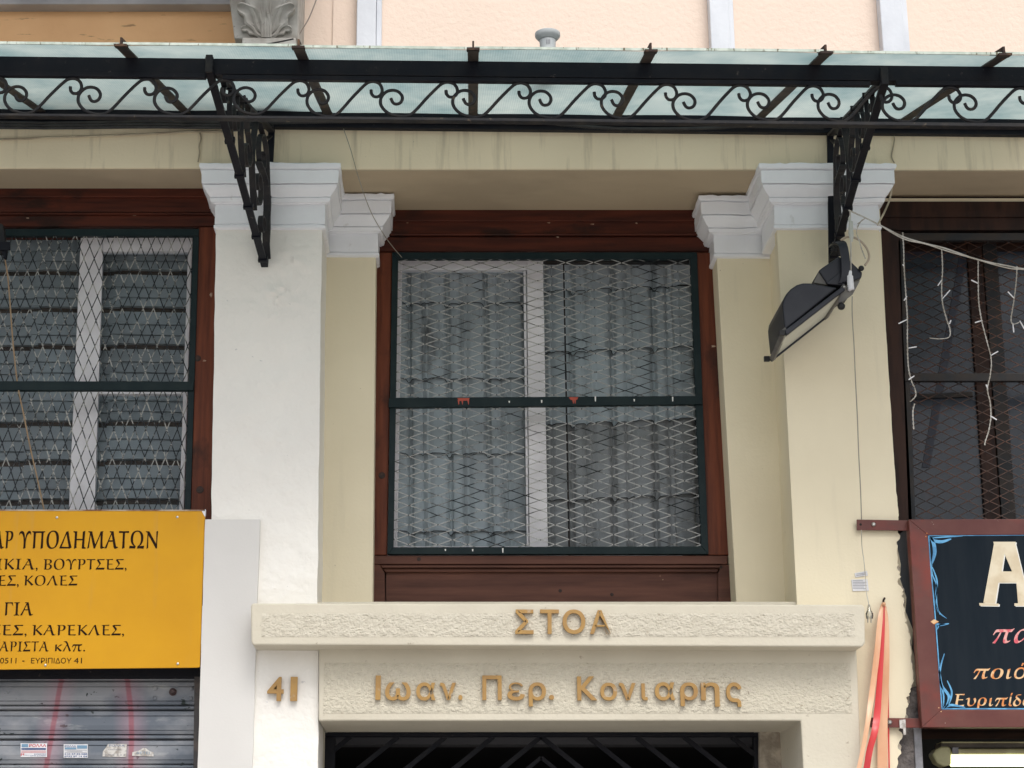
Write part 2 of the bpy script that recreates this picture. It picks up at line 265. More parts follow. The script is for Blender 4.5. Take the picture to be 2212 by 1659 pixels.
# ------------------------------------------------------------------ mesh builder
class MB:
    def __init__(s): s.v = []; s.f = []
    def add(s, vs, fs):
        n = len(s.v); s.v += [Vector(p) for p in vs]; s.f += [tuple(i + n for i in f) for f in fs]; return s
    def box(s, x0, x1, y0, y1, z0, z1):
        return s.hexa([(x0, y0, z0), (x1, y0, z0), (x1, y0, z1), (x0, y0, z1)], [(x0, y1, z0), (x1, y1, z0), (x1, y1, z1), (x0, y1, z1)])
    def hexa(s, a, b):
        n = len(a); fs = [tuple(range(n)), tuple(range(2 * n - 1, n - 1, -1))]
        for i in range(n): j = (i + 1) % n; fs.append((i, i + n, j + n, j))
        return s.add(list(a) + list(b), fs)
    def poly(s, pts, Yf, Yb):
        """measured outline (u, v) at depth Yf, extruded straight back to Yb"""
        a = [W(u, v, Yf) for u, v in pts]; b = [Vector((p.x, Yb, p.z)) for p in a]
        return s.hexa(a, b)
    def q(s, u0, v0, u1, v1, Yf, Yb): return s.poly([(u0, v0), (u1, v0), (u1, v1), (u0, v1)], Yf, Yb)
    def drop(s, u0, u1, v, Yf, Yb, z0=0.0):
        a = W(u0, v, Yf); b = W(u1, v, Yf); return s.box(a.x, b.x, Yf, Yb, z0, a.z)
    def tube(s, P, r, n=8, cap=True, taper=None):
        P = [Vector(p) for p in P]; m = len(P); ref = None; rings = []
        for i in range(m):
            t = (P[min(i + 1, m - 1)] - P[max(i - 1, 0)])
            t = t.normalized() if t.length > 1e-9 else Vector((0, 0, 1))
            if ref is None:
                ref = Vector((0, 1, 0)) if abs(t.y) < .9 else Vector((1, 0, 0))
            a = (ref - t * ref.dot(t))
            if a.length < 1e-4: a = t.orthogonal()
            a.normalize(); b = t.cross(a); ref = a
            rr = r if taper is None else r * taper[i]
            rings.append([P[i] + (a * math.cos(2 * math.pi * k / n) + b * math.sin(2 * math.pi * k / n)) * rr for k in range(n)])
        vs = [p for g in rings for p in g]; fs = []
        for i in range(m - 1):
            for k in range(n):
                k2 = (k + 1) % n; fs.append((i * n + k, i * n + k2, (i + 1) * n + k2, (i + 1) * n + k))
        if cap: fs += [tuple(range(n - 1, -1, -1)), tuple((m - 1) * n + k for k in range(n))]
        return s.add(vs, fs)
    def ribbon(s, P, side, w, th):
        """flat bar along P, width w along 'side' (a vector), thickness th"""
        P = [Vector(p) for p in P]; side = Vector(side).normalized(); m = len(P); vs = []
        for i in range(m):
            t = (P[min(i + 1, m - 1)] - P[max(i - 1, 0)]).normalized(); nn = t.cross(side).normalized()
            for a, b in ((-1, -1), (1, -1), (1, 1), (-1, 1)): vs.append(P[i] + side * (a * w / 2) + nn * (b * th / 2))
        fs = [(3, 2, 1, 0), tuple((m - 1) * 4 + k for k in range(4))]
        for i in range(m - 1):
            for k in range(4): k2 = (k + 1) % 4; fs.append((i * 4 + k, i * 4 + k2, (i + 1) * 4 + k2, (i + 1) * 4 + k))
        return s.add(vs, fs)
    def lathe(s, c, prof, n=32, axis='z'):
        vs = []; 
        for r, h in prof:
            for k in range(n):
                a = 2 * math.pi * k / n; x, y = r * math.cos(a), r * math.sin(a)
                vs.append(Vector(c) + (Vector((x, y, h)) if axis == 'z' else Vector((x, -h, y))))
        fs = []
        for i in range(len(prof) - 1):
            for k in range(n): k2 = (k + 1) % n; fs.append((i * n + k, i * n + k2, (i + 1) * n + k2, (i + 1) * n + k))
        fs += [tuple(range(n - 1, -1, -1)), tuple((len(prof) - 1) * n + k for k in range(n))]
        return s.add(vs, fs)
    def sphere(s, c, r, n=14):
        prof = [(max(r * math.sin(math.pi * i / n), 1e-4), -r * math.cos(math.pi * i / n)) for i in range(n + 1)]
        return s.lathe(c, prof, n * 2)

def wpos(o):
    p = Vector((0, 0, 0))
    while o: p += o.location; o = o.parent
    return p
def link(name, mb, mat, parent=None, bevel=0.0, smooth=False, loc=None, tri=False):
    me = bpy.data.meshes.new(name); base = wpos(parent) if parent else Vector((0, 0, 0))
    if loc is None and parent is None and mb.v:
        xs = [p.x for p in mb.v]; ys = [p.y for p in mb.v]; zs = [p.z for p in mb.v]
        loc = Vector(((min(xs) + max(xs)) / 2, (min(ys) + max(ys)) / 2, min(zs)))
    loc = loc or Vector((0, 0, 0))
    me.from_pydata([p - base - loc for p in mb.v], [], mb.f)
    bm = bmesh.new(); bm.from_mesh(me)
    bmesh.ops.recalc_face_normals(bm, faces=bm.faces)
    if bevel:
        ed = [e for e in bm.edges if len(e.link_faces) == 2 and e.calc_face_angle(0) > R(30)]
        bmesh.ops.bevel(bm, geom=ed, offset=bevel, segments=2, affect='EDGES', clamp_overlap=True, profile=.5)
    bm.to_mesh(me); bm.free()
    if smooth:
        for p in me.polygons: p.use_smooth = True
        try: me.set_sharp_from_angle(angle=R(40))
        except Exception: pass
    me.materials.append(mat)
    o = bpy.data.objects.new(name, me); col.objects.link(o); o.location = loc
    if parent: o.parent = parent
    return o
def tag(o, label, cat, group=None):
    o['label'] = label; o['category'] = cat
    if group: o['group'] = group
    return o
def thing(name, loc, label, cat, group=None):
    o = bpy.data.objects.new(name, None); col.objects.link(o); o.location = loc; o.empty_display_size = .1
    return tag(o, label, cat, group)
def structure(o): o['kind'] = 'structure'; return o
def dupe(o, parent, off):
    c = o.copy(); col.objects.link(c); c.parent = parent; c.location = o.location + Vector(off); return c
def smoothpath(P, n=6):
    P = [Vector(p) for p in P]; out_ = []
    for i in range(len(P) - 1):
        p0 = P[max(i - 1, 0)]; p1 = P[i]; p2 = P[i + 1]; p3 = P[min(i + 2, len(P) - 1)]
        for k in range(n):
            t = k / n
            out_.append(.5 * ((2 * p1) + (p2 - p0) * t + (2 * p0 - 5 * p1 + 4 * p2 - p3) * t * t + (3 * p1 - p0 - 3 * p2 + p3) * t ** 3))
    out_.append(P[-1]); return out_
def path(pts, Y, n=6):
    """measured path; Y a number or one per point"""
    return smoothpath([W(u, v, Y[i] if isinstance(Y, (list, tuple)) else Y) for i, (u, v) in enumerate(pts)], n)

SERIF = {}
_g = "ΑΒΓΔΕΖΗΘΙΚΛΜΝΞΟΠΡ?ΣΤΥΦΧΨΩ"
for i, ch in enumerate(_g): SERIF[ch] = chr(0x1D6A8 + i)
for i, ch in enumerate("αβγδεζηθικλμνξοπρςστυφχψω"): SERIF[ch] = chr(0x1D6C2 + i)
def serif(s): return ''.join(SERIF.get(c, c) for c in s)
def text(name, s, u0, u1, vt, vb, Y, mat, parent, depth=0.0008, offset=0.0, shear=0.0, capfit=True, res=6, thick=None):
    """flat or raised lettering fitted between measured sides u0..u1, top vt and bottom vb on plane Y (front)"""
    c = bpy.data.curves.new(name, 'FONT'); c.body = s; c.resolution_u = res; c.offset = offset; c.shear = shear; c.fill_mode = 'FRONT' if not thick else 'BOTH'
    if thick: c.extrude = 0.5
    o = bpy.data.objects.new(name, c); col.objects.link(o)
    dg = bpy.context.evaluated_depsgraph_get(); me = bpy.data.meshes.new_from_object(o.evaluated_get(dg)); bpy.data.objects.remove(o)
    xs = [v.co.x for v in me.vertices]; ys = [v.co.y for v in me.vertices]
    a, b, lo, hi = min(xs), max(xs), min(ys), max(ys)
    p = W(u0, vt, Y); q = W(u1, vb, Y); p.x = W(u0, (vt + vb * 2) / 3, Y).x; base = wpos(parent) if parent else Vector((0, 0, 0))
    for v in me.vertices:
        x = p.x + (v.co.x - a) / (b - a) * (q.x - p.x); z = q.z + (v.co.y - lo) / (hi - lo) * (p.z - q.z)
        y = Y + (0 if not thick else (0.0 if v.co.z > 0 else thick))
        v.co = Vector((x, y, z)) - base
    bm = bmesh.new(); bm.from_mesh(me); bmesh.ops.remove_doubles(bm, verts=bm.verts, dist=1e-6)
    if thick: bmesh.ops.recalc_face_normals(bm, faces=bm.faces)
    bm.to_mesh(me); bm.free()
    me.name = name; me.materials.clear(); me.materials.append(mat)
    if thick:
        cc_ = (p + q) / 2 - base; a_ = random.uniform(-.012, .012)
        for v in me.vertices:
            dx, dz = v.co.x - cc_.x, v.co.z - cc_.z; v.co.x = cc_.x + dx * math.cos(a_) - dz * math.sin(a_); v.co.z = cc_.z + dx * math.sin(a_) + dz * math.cos(a_)
    r = bpy.data.objects.new(name, me); col.objects.link(r)
    if parent: r.parent = parent
    return r

# ------------------------------------------------------------------ depth planes of the facade (metres behind the pillar faces)
Y_PIL = 0.33; Y_WIN = 0.47; SHY = 0.14
LX, RX = -3.4, 4.0         # how far the facade is built sideways
# ================================================================== SETTING
g = MB().box(-60, 60, -60, -2.2, -.16, -.15); structure(link('road', g, asphalt, loc=Vector((0, 0, 0))))
g = MB().box(-60, 60, -2.2, 0.9, -.14, 0.0); structure(link('pavement', g, paving, loc=Vector((0, 0, 0))))

B = thing('shop_building', (0, 0, 0), 'cream and white plastered street facade with pillars, mezzanine windows and peach upper wall', 'building')
# ---- upper wall
zc = W(1106, 262, 0).z
g = MB().box(W(720, 0, .1).x, RX, .10, .40, zc + .02, 7.4); link('upper_wall', g, upper_peach, B)
uo = W(638, 50, .1).x
g = MB().box(LX, uo - .001, .12, .40, zc + .02, 7.4); w2 = link('upper_wall', g, upper_ochre, B); w2['label'] = 'ochre wall field under the balcony'
g = MB().box(uo, W(720, 0, .1).x - .001, .11, .40, zc + .02, 7.4); link('upper_wall', g, upper_peach, B)
for (a, b, c) in ((770, 812, 824), (1535, 1577, 1588), (1905, 1953, 1966), (2285, 2330, 2343)):
    A = W(a, 60, .03).x; Cc = W(b, 60, .03).x; D = W(c, 60, .03).x
    st = MB().box(A, Cc, .035, .0998, zc + .03, 7.4); ob = link('wall_strip', st, strip_white, B, bevel=.004)
    st = MB().box(Cc + .001, D, .055, .0998, zc + .03, 7.4); link('strip_moulding', st, strip_white, ob, bevel=.003)
# ---- balcony with carved corbel
zb = W(300, 9, .045).z
bal = link('balcony', MB().box(LX, W(690, 0, -.6).x, -.80, .12, zb + .42, zb + .60), balcony_mat, B, bevel=.01)
for k, (dz, dy) in enumerate(((.0, .045), (.028, .02), (.055, -.02), (.30, -.1))):
    h = .026 if k < 2 else (.245 if k == 2 else .12)
    link('cornice_band', MB().box(LX, W(500, 0, -.1).x, dy, .1198, zb + dz, zb + dz + h), balcony_mat, bal, bevel=.004)
def corbel(u0, u1, u2):
    YF = -.26
    x0 = W(u0, 40, YF).x; x1 = W(u1, 40, YF).x; zt = W(u0, -130, YF).z; zm = W(u0, 79, YF + .055).z
    # side profile: curls outwards towards the top
    prof = [(zm + (zt - zm) * t, YF + .055 - .20 * t ** 1.6 + .02 * math.cos(t * 7)) for t in [i / 14 for i in range(15)]]
    mb = MB(); n = len(prof)
    vs = []
    for z, y in prof: tt = (z - zm) / (zt - zm); e = .018 * min(1, tt * 3); vs += [(x0 - e, y, z), (x1 + e * .3, y, z), (x1 + e * .3, .119, z), (x0 - e, .119, z)]
    fs = [(0, 1, 2, 3), tuple((n - 1) * 4 + k for k in (3, 2, 1, 0))]
    for i in range(n - 1):
        for k in range(4): k2 = (k + 1) % 4; fs.append((i * 4 + k, i * 4 + k2, (i + 1) * 4 + k2, (i + 1) * 4 + k))
    mb.add(vs, fs); co = link('corbel', mb, corbel_grey, B, bevel=.006, smooth=True)
    link('corbel_base', MB().box(x0 + .035, x1 - .004, YF + .06, .119, zm - .20, zm - .001), corbel_grey, co, bevel=.006)
    def yat(z):
        for i in range(len(prof) - 1):
            if prof[i][0] <= z <= prof[i + 1][0]:
                t = (z - prof[i][0]) / (prof[i + 1][0] - prof[i][0]); return prof[i][1] * (1 - t) + prof[i + 1][1] * t
        return prof[-1][1]
    cx = (x0 + x1) / 2 + .004; hw = (x1 - x0) / 2
    # acanthus leaf: fanned concave lobes, each a curved trough with a raised rim
    def lobe(tips, width, lift):
        P = smoothpath([Vector((cx + a * hw, 0, zm + b * (zt - zm))) for a, b in tips], 7); m = len(P); NS = 8; vs = []; fs = []
        for i, p in enumerate(P):
            t = i / (m - 1); tg = (P[min(i + 1, m - 1)] - P[max(i - 1, 0)]).normalized(); sd_ = Vector((tg.z, 0, -tg.x))
            wd = width * hw * (math.sin(math.pi * min(1, .10 + t * .86)) ** .8) * (1 + .16 * math.sin(t * 15))
            for k in range(NS + 1):
                s_ = k / NS * 2 - 1; q = p + sd_ * s_ * wd
                h = lift * (.30 + .85 * abs(s_) ** 2.2) * (1 if abs(s_) < .93 else .55) + lift * .55 * t
                vs.append(Vector((q.x, yat(min(max(q.z, zm), zt)) - h, q.z)))
        for i in range(m - 1):
            for k in range(NS): a = i * (NS + 1) + k; fs.append((a, a + 1, a + NS + 2, a + NS + 1))
        # back skin so that a lobe is a solid leaf
        nn = len(vs); vs += [Vector((v.x, v.y + lift * .9, v.z)) for v in vs]
        fs += [tuple(i + nn for i in reversed(f)) for f in fs]
        rim = [i * (NS + 1) for i in range(m)] + [(m - 1) * (NS + 1) + k for k in range(1, NS + 1)] + [i * (NS + 1) + NS for i in range(m - 2, -1, -1)] + list(range(NS - 1, 0, -1))
        for i in range(len(rim)): a, b = rim[i], rim[(i + 1) % len(rim)]; fs.append((a, b, b + nn, a + nn))
        link('leaf_lobe', MB().add(vs, fs), corbel_grey, co, smooth=True)
    for s_ in (-1, 1):
        lobe([(s_ * .10, .01), (s_ * .34, .055), (s_ * .58, .085), (s_ * .80, .07)], .15, .020)
        lobe([(s_ * .08, .02), (s_ * .30, .12), (s_ * .56, .22), (s_ * .90, .26)], .27, .026)
        lobe([(s_ * .05, .05), (s_ * .20, .24), (s_ * .40, .44), (s_ * .84, .60)], .34, .028)
        lobe([(s_ * .05, .40), (s_ * .15, .60), (s_ * .30, .80), (s_ * .60, .95)], .30, .024)
    for a in (-.13, -.04, .045, .13):
        P = smoothpath([Vector((cx + a * hw * (1 - .1 * t), yat(zm + t * (zt - zm)) - .012, zm + t * (zt - zm))) for t in (.0, .2, .45, .7, .98)], 4)
        link('leaf_stem', MB().tube(P, .0075), corbel_grey, co, smooth=True)
    return x1
corbel(503, 640, 645)

# ---- fascia lintel (beam) with bay soffits
zt_ = zc + .06
def fascia(u0, u1, v, Yb, first=None):
    a = W(u0, v, 0); b = W(u1, v, 0)
    x0 = a.x if first is None else first
    g = MB().box(x0, b.x, 0.0, Yb, a.z, zt_); return link('lintel', g, cream_dirty, B)
xl0 = W(585, 360, 0).x; xr0 = W(1790, 360, 0).x
zs = W(1106, 365.5, 0).z
def sof(x0, x1, z, Y0, Y1):
    return link('soffit', MB().box(x0, x1, Y0, Y1, z, z + .02), soffit, B)
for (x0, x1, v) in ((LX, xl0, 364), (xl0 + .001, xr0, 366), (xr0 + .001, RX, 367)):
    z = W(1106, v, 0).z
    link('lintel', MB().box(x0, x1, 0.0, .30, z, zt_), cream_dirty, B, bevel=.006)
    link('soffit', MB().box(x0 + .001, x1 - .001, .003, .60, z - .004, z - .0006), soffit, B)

# ---- pillars and pilasters
PROF = [(38, 352), (39, 358), (37, 363), (34, 365), (30.5, 366.2), (34, 368), (33, 395.5), (26.5, 396.8), (30.5, 398.5), (30, 402), (27, 408), (20, 419), (16, 425), (13, 426), (16.5, 428), (14, 436), (9, 439), (8, 441), (3.5, 442.5), (4.5, 446), (4.5, 483.5), (2.5, 484.8), (6.5, 486.5), (6.5, 492), (2, 496)]
def capital(parent, x0, x1, Yf, Yb, prof, ragged=0.004):
    zl = [(px(o, v, Yf), W(1000, v, Yf - px(o, v, Yf)).z) for o, v in prof]
    mb = MB(); rings = []
    seg = 26
    for o, z in zl:
        ring = []
        for side in range(3):
            for k in range(seg if side == 1 else 6):
                t = k / (seg if side == 1 else 6)
                if side == 0: p = Vector((x0 - o, Yb + (Yf - o - Yb) * t, z))
                elif side == 1: p = Vector((x0 - o + (x1 - x0 + 2 * o) * t, Yf - o, z))
                else: p = Vector((x1 + o, Yf - o + (Yb - Yf + o) * t, z))
                ring.append(p)
        ring.append(Vector((x1 + o, Yb, z)))
        for i, p in enumerate(ring):
            p += noise.noise_vector(p * 9) * .0032 + noise.noise_vector(p * 35) * .0012
            if o == zl[0][0]: p.z += noise.noise(p * 40) * .006
        rings.append(ring)
    n = len(rings[0]); vs = [p for r_ in rings for p in r_]; fs = []
    for i in range(len(rings) - 1):
        for k in range(n - 1): fs.append((i * n + k, i * n + k + 1, (i + 1) * n + k + 1, (i + 1) * n + k))
    fs.append(tuple(range(n - 1, -1, -1))); fs.append(tuple((len(rings) - 1) * n + k for k in range(n)))
    return link('capital', mb.add(vs, fs), capital_white, parent, smooth=True)
def rough_front(mb_outline, Yf, Yb, amp, name, mat, parent, step=.02, lumps=()):
    """slab whose front face is a slightly uneven hand-plastered skin; outline = 4 measured corners ul, ur, lr, ll"""
    a, b, c, d = [W(u, v, Yf) for u, v in mb_outline]
    nx = max(2, int((b.x - a.x) / step)); nz = max(2, int((a.z - d.z) / step)); vs = []; fs = []
    for j in range(nz + 1):
        t = j / nz; L_ = a.lerp(d, t); R_ = b.lerp(c, t)
        for i in range(nx + 1):
            p = L_.lerp(R_, i / nx); e = (noise.noise(p * 4) * 1.0 + noise.noise(p * 13) * .5) * amp
            if i in (0, nx): p.x += noise.noise(p * 11 + Vector((5, 0, 0))) * .0025
            for (lu, lv, lr, la) in lumps:
                c_ = W(lu, lv, Yf); g2 = math.exp(-((p.x - c_.x) ** 2 + (p.z - c_.z) ** 2) / (lr * lr)); e += -g2 * la * (abs(noise.noise(p * 38)) * 1.6 + max(0, noise.noise(p * 17)))
            p.y += e * (1 if 0 < i < nx else .3); vs.append(p)
    for j in range(nz):
        for i in range(nx): k = j * (nx + 1) + i; fs.append((k, k + 1, k + nx + 2, k + nx + 1))
    rim = [i for i in range(nx + 1)] + [(j) * (nx + 1) + nx for j in range(1, nz + 1)] + [nz * (nx + 1) + i for i in range(nx - 1, -1, -1)] + [j * (nx + 1) for j in range(nz - 1, 0, -1)]
    n0 = len(vs); vs += [Vector((vs[i].x, Yb, vs[i].z)) for i in rim]
    for i in range(len(rim)): j = (i + 1) % len(rim); fs.append((rim[i], n0 + i, n0 + j, rim[j]))
    fs.append(tuple(range(n0, n0 + len(rim))))
    o = link(name, MB().add(vs, fs), mat, parent, smooth=True); return o

PL = rough_front([(468.5, 358), (697, 358), (684, 1410), (452, 1410)], 0, .45, .007, 'pillar', white_paint, B, .013, ((610, 640, .10, .016), (640, 560, .09, .010), (605, 965, .09, .010), (600, 1255, .08, .012), (655, 1180, .08, .006), (560, 720, .2, .003)))
PL['label'] = 'white pillar left of the central window'
capital(PL, W(469, 500, 0).x, W(697, 500, 0).x, 0, .30, PROF)
# lower part with the number and the smooth slab beside it
rough_front([(545, 1400), (688, 1400), (687, 1720), (541, 1720)], -.012, .3, .004, 'pillar_base', white_paint, PL)
rough_front([(443, 1122), (561, 1122), (543, 1720), (425, 1720)], -.028, .3, .0015, 'pillar_slab', white_smooth, PL)
link('pillar_foot', MB().box(W(425, 1720, -.03).x, W(686, 1720, -.012).x, -.02, .3, 0, W(500, 1720, 0).z + .002), white_smooth, PL)

RPO = [(1898, 480), (1908, 640), (1917, 760), (1927, 930), (1936, 1060), (1941, 1108), (1940, 1150), (1938, 1215), (1944, 1262), (1953, 1300), (1957, 1345), (1966, 1375), (1969, 1420), (1974, 1462), (1964, 1496), (1962, 1516), (1958, 1530), (1952, 1560), (1944, 1600), (1940, 1650), (1936, 1700)]
def jag(pts, amp, n):
    o = []
    for i in range(len(pts) - 1):
        for k in range(n):
            t = k / n; u = pts[i][0] * (1 - t) + pts[i + 1][0] * t; v = pts[i][1] * (1 - t) + pts[i + 1][1] * t
            am = amp * (0.15 if v < 1150 else 1.0); o.append((u + (noise.noise(Vector((v * .06, 3, 1))) * 1.2 + noise.noise(Vector((v * .21, 7, 1))) * .8) * am, v))
    return o + [pts[-1]]
redge = jag(RPO, 7, 9)
left = [(1722 + (v - 1300) * .057, v) for v in (1700, 1300, 900, 480)]
left[-1] = (1677.5, 480)
lf = [(1677, 480), (1698, 860), (1721, 1290), (1744, 1720)]
PR = link('pillar', MB().poly([(1676, 358), (1898, 358)] + redge + [(1936, 1720), (1744, 1720), (1721, 1290), (1699, 870), (1677, 480)], 0, .055), cream, B)
PR['label'] = 'cream pillar with broken edge right of the central window'
link('pillar_core', MB().poly([(1679, 360), (1896, 360), (1932, 1080), (1938, 1180), (1946, 1220), (1944, 1250), (1958, 1290), (1956, 1320), (1972, 1360), (1970, 1400), (1982, 1440), (1985, 1720), (1746, 1720), (1723, 1290)], .056, .45), cream, PR)
rnd_ = random.Random(5)
for (u, v, w_, h_) in ((1930, 1178, 9, 14), (1936, 1228, 8, 10), (1941, 1272, 12, 9), (1946, 1308, 10, 16), (1952, 1352, 9, 12), (1958, 1388, 12, 10), (1962, 1430, 9, 15), (1966, 1474, 8, 12), (1955, 1508, 12, 14), (1950, 1548, 10, 12), (1938, 1612, 9, 14)):
    n_ = 9; pts = [(u + w_ * (1 + rnd_.uniform(-.35, .35)) * math.cos(2 * math.pi * k / n_), v + h_ * (1 + rnd_.uniform(-.35, .35)) * math.sin(2 * math.pi * k / n_)) for k in range(n_)]
    link('crumbled_plaster', MB().poly(pts, .016 + rnd_.uniform(0, .012), .056), broken_edge, PR, bevel=.003)
link('broken_masonry', MB().poly([(1925, 1500), (1986, 1480), (1986, 1718), (1915, 1718), (1922, 1590)], .030, .0555), masonry, PR)
link('pillar_foot', MB().box(W(1744, 1720, 0).x, W(1936, 1720, 0).x, 0, .3, 0, W(1744, 1720, 0).z), cream, PR)
capital(PR, W(1678, 500, 0).x, W(1897, 500, 0).x, 0, .30, [(o, v + .5) for o, v in PROF])

def sec_prof(v0, v1):
    return [(o, v0 + (v - 352) / (496 - 352) * (v1 - v0)) for o, v in PROF]
zsof = W(1106, 366, 0).z
xA = W(690, 800, Y_PIL).x - .1
PSL = link('pilaster', MB().poly([(640, 420), (812, 420), (812, 560), (805, 1310), (640, 1310)], Y_PIL, .62), cream, B, bevel=.004)
capital(PSL, xA, W(812, 560, Y_PIL).x, Y_PIL, .55, sec_prof(419, 556))
PSR = link('pilaster', MB().poly([(1547, 420), (1760, 420), (1760, 1310), (1591, 1310), (1549, 570)], Y_PIL, .62), cream, B, bevel=.004)
capital(PSR, W(1548, 560, Y_PIL).x, W(1760, 900, Y_PIL).x, Y_PIL, .55, sec_prof(422, 558))
link('wall_core', MB().box(W(640, 1300, .33).x, W(812, 1300, .33).x - .02, Y_PIL + .005, .62, W(640, 1340, .0).z, W(640, 1309, .33).z), cream, B)

# ---- ledge over the door and door surround
def ledge():
    YF = -.17
    pts = [(545, 1303), (1863, 1306), (1868, 1312), (1869, 1388), (1863, 1397), (546, 1393), (543, 1386), (542, 1309)]
    a = MB().poly(pts, YF, .0); L0 = link('ledge', a, stone_cream, B, bevel=.006)
    a = MB().poly([(685, 1300), (1845, 1300), (1845, 1306), (685, 1306)], .02, .50); link('ledge_top', a, stone_cream, L0)
    for (u0, u1, v0, v1, ob) in ((566, 1845, 1325, 1376, L0),):
        x0 = W(u0, v0, YF).x; x1 = W(u1, v0, YF).x; z1 = W(u0, v0, YF).z; z0 = W(u0, v1, YF).z
        hammer(x0, x1, z0, z1, YF, rough_stone, L0, .0030, 120)
    return L0
def hammer(x0, x1, z0, z1, Y, mat, parent, amp, fr):
    nx = int((x1 - x0) / .0036); nz_ = int((z1 - z0) / .0036); vs = []; fs = []
    for j in range(nz_ + 1):
        for i in range(nx + 1):
            p = Vector((x0 + (x1 - x0) * i / nx, Y - .001, z0 + (z1 - z0) * j / nz_))
            e = min(i, nx - i, j, nz_ - j); k = 0 if e < 1 else min(1, e / 3)
            hh = noise.noise(Vector((p.x * fr, 1, p.z * fr * 1.3))) * .7 + noise.noise(Vector((p.x * fr * 2.3, 5, p.z * fr * 2.3))) * .35
            p.y += k * (-.0015 - hh * amp) ; vs.append(p)
    for j in range(nz_):
        for i in range(nx): q = j * (nx + 1) + i; fs.append((q, q + 1, q + nx + 2, q + nx + 1))
    m = MB(); m.v = vs; m.f = fs
    n0 = len(vs); rim = list(range(nx + 1)) + [j * (nx + 1) + nx for j in range(1, nz_ + 1)] + [nz_ * (nx + 1) + i for i in range(nx - 1, -1, -1)] + [j * (nx + 1) for j in range(nz_ - 1, 0, -1)]
    m.v += [Vector((vs[i].x, Y + .004, vs[i].z)) for i in rim]
    for i in range(len(rim)): j = (i + 1) % len(rim); m.f.append((rim[i], n0 + i, n0 + j, rim[j]))
    link('hammered_panel', m, mat, parent, smooth=False)
LG = ledge()
YD = -.045
DS = link('door_surround', MB().poly([(689, 1398), (1850, 1400), (1852, 1440), (1857, 1560), (1862, 1720), (1738, 1720), (1730, 1557), (688, 1557)], YD, .43), stone_cream, B, bevel=.006)
hammer(W(700, 1430, YD).x, W(1835, 1430, YD).x, W(700, 1541, YD).z, W(700, 1432, YD).z, YD, rough_stone2, DS, .0013, 140)
link('surround_foot', MB().box(W(1738, 1720, YD).x, W(1862, 1720, YD).x, YD, .43, 0, W(1738, 1720, YD).z), stone_cream, DS)
link('door_jamb_filler', MB().poly([(1641, 1575), (1700, 1575), (1708, 1720), (1641, 1720)], .425, .6), broken_edge, DS)
link('door_jamb', MB().box(W(640, 1720, .4).x, W(701, 1580, .42).x, .30, .62, 0, W(701, 1560, .42).z), stone_cream, DS)
# dark passage behind the gate
pg_x0 = W(660, 1600, .6).x; pg_x1 = W(1740, 1600, .6).x; zd = W(1000, 1570, .5).z
ps = MB(); ps.box(pg_x0 - .1, pg_x0, .44, 5.0, 0, zd + .3); ps.box(pg_x1, pg_x1 + .1, .62, 5.0, 0, zd + .3); ps.box(pg_x0, pg_x1, 4.9, 5.0, 0, zd + .3)
link('passage', ps, dark_room, B)
link('passage_ceiling', MB().box(pg_x0, pg_x1, .62, 4.9, zd + .03, zd + .10), dark_room, B)
link('passage_beam', MB().box(pg_x0, pg_x1, 1.15, 1.3, W(1000, 1608, 1.15).z, zd + .03), grey_ceiling, B)

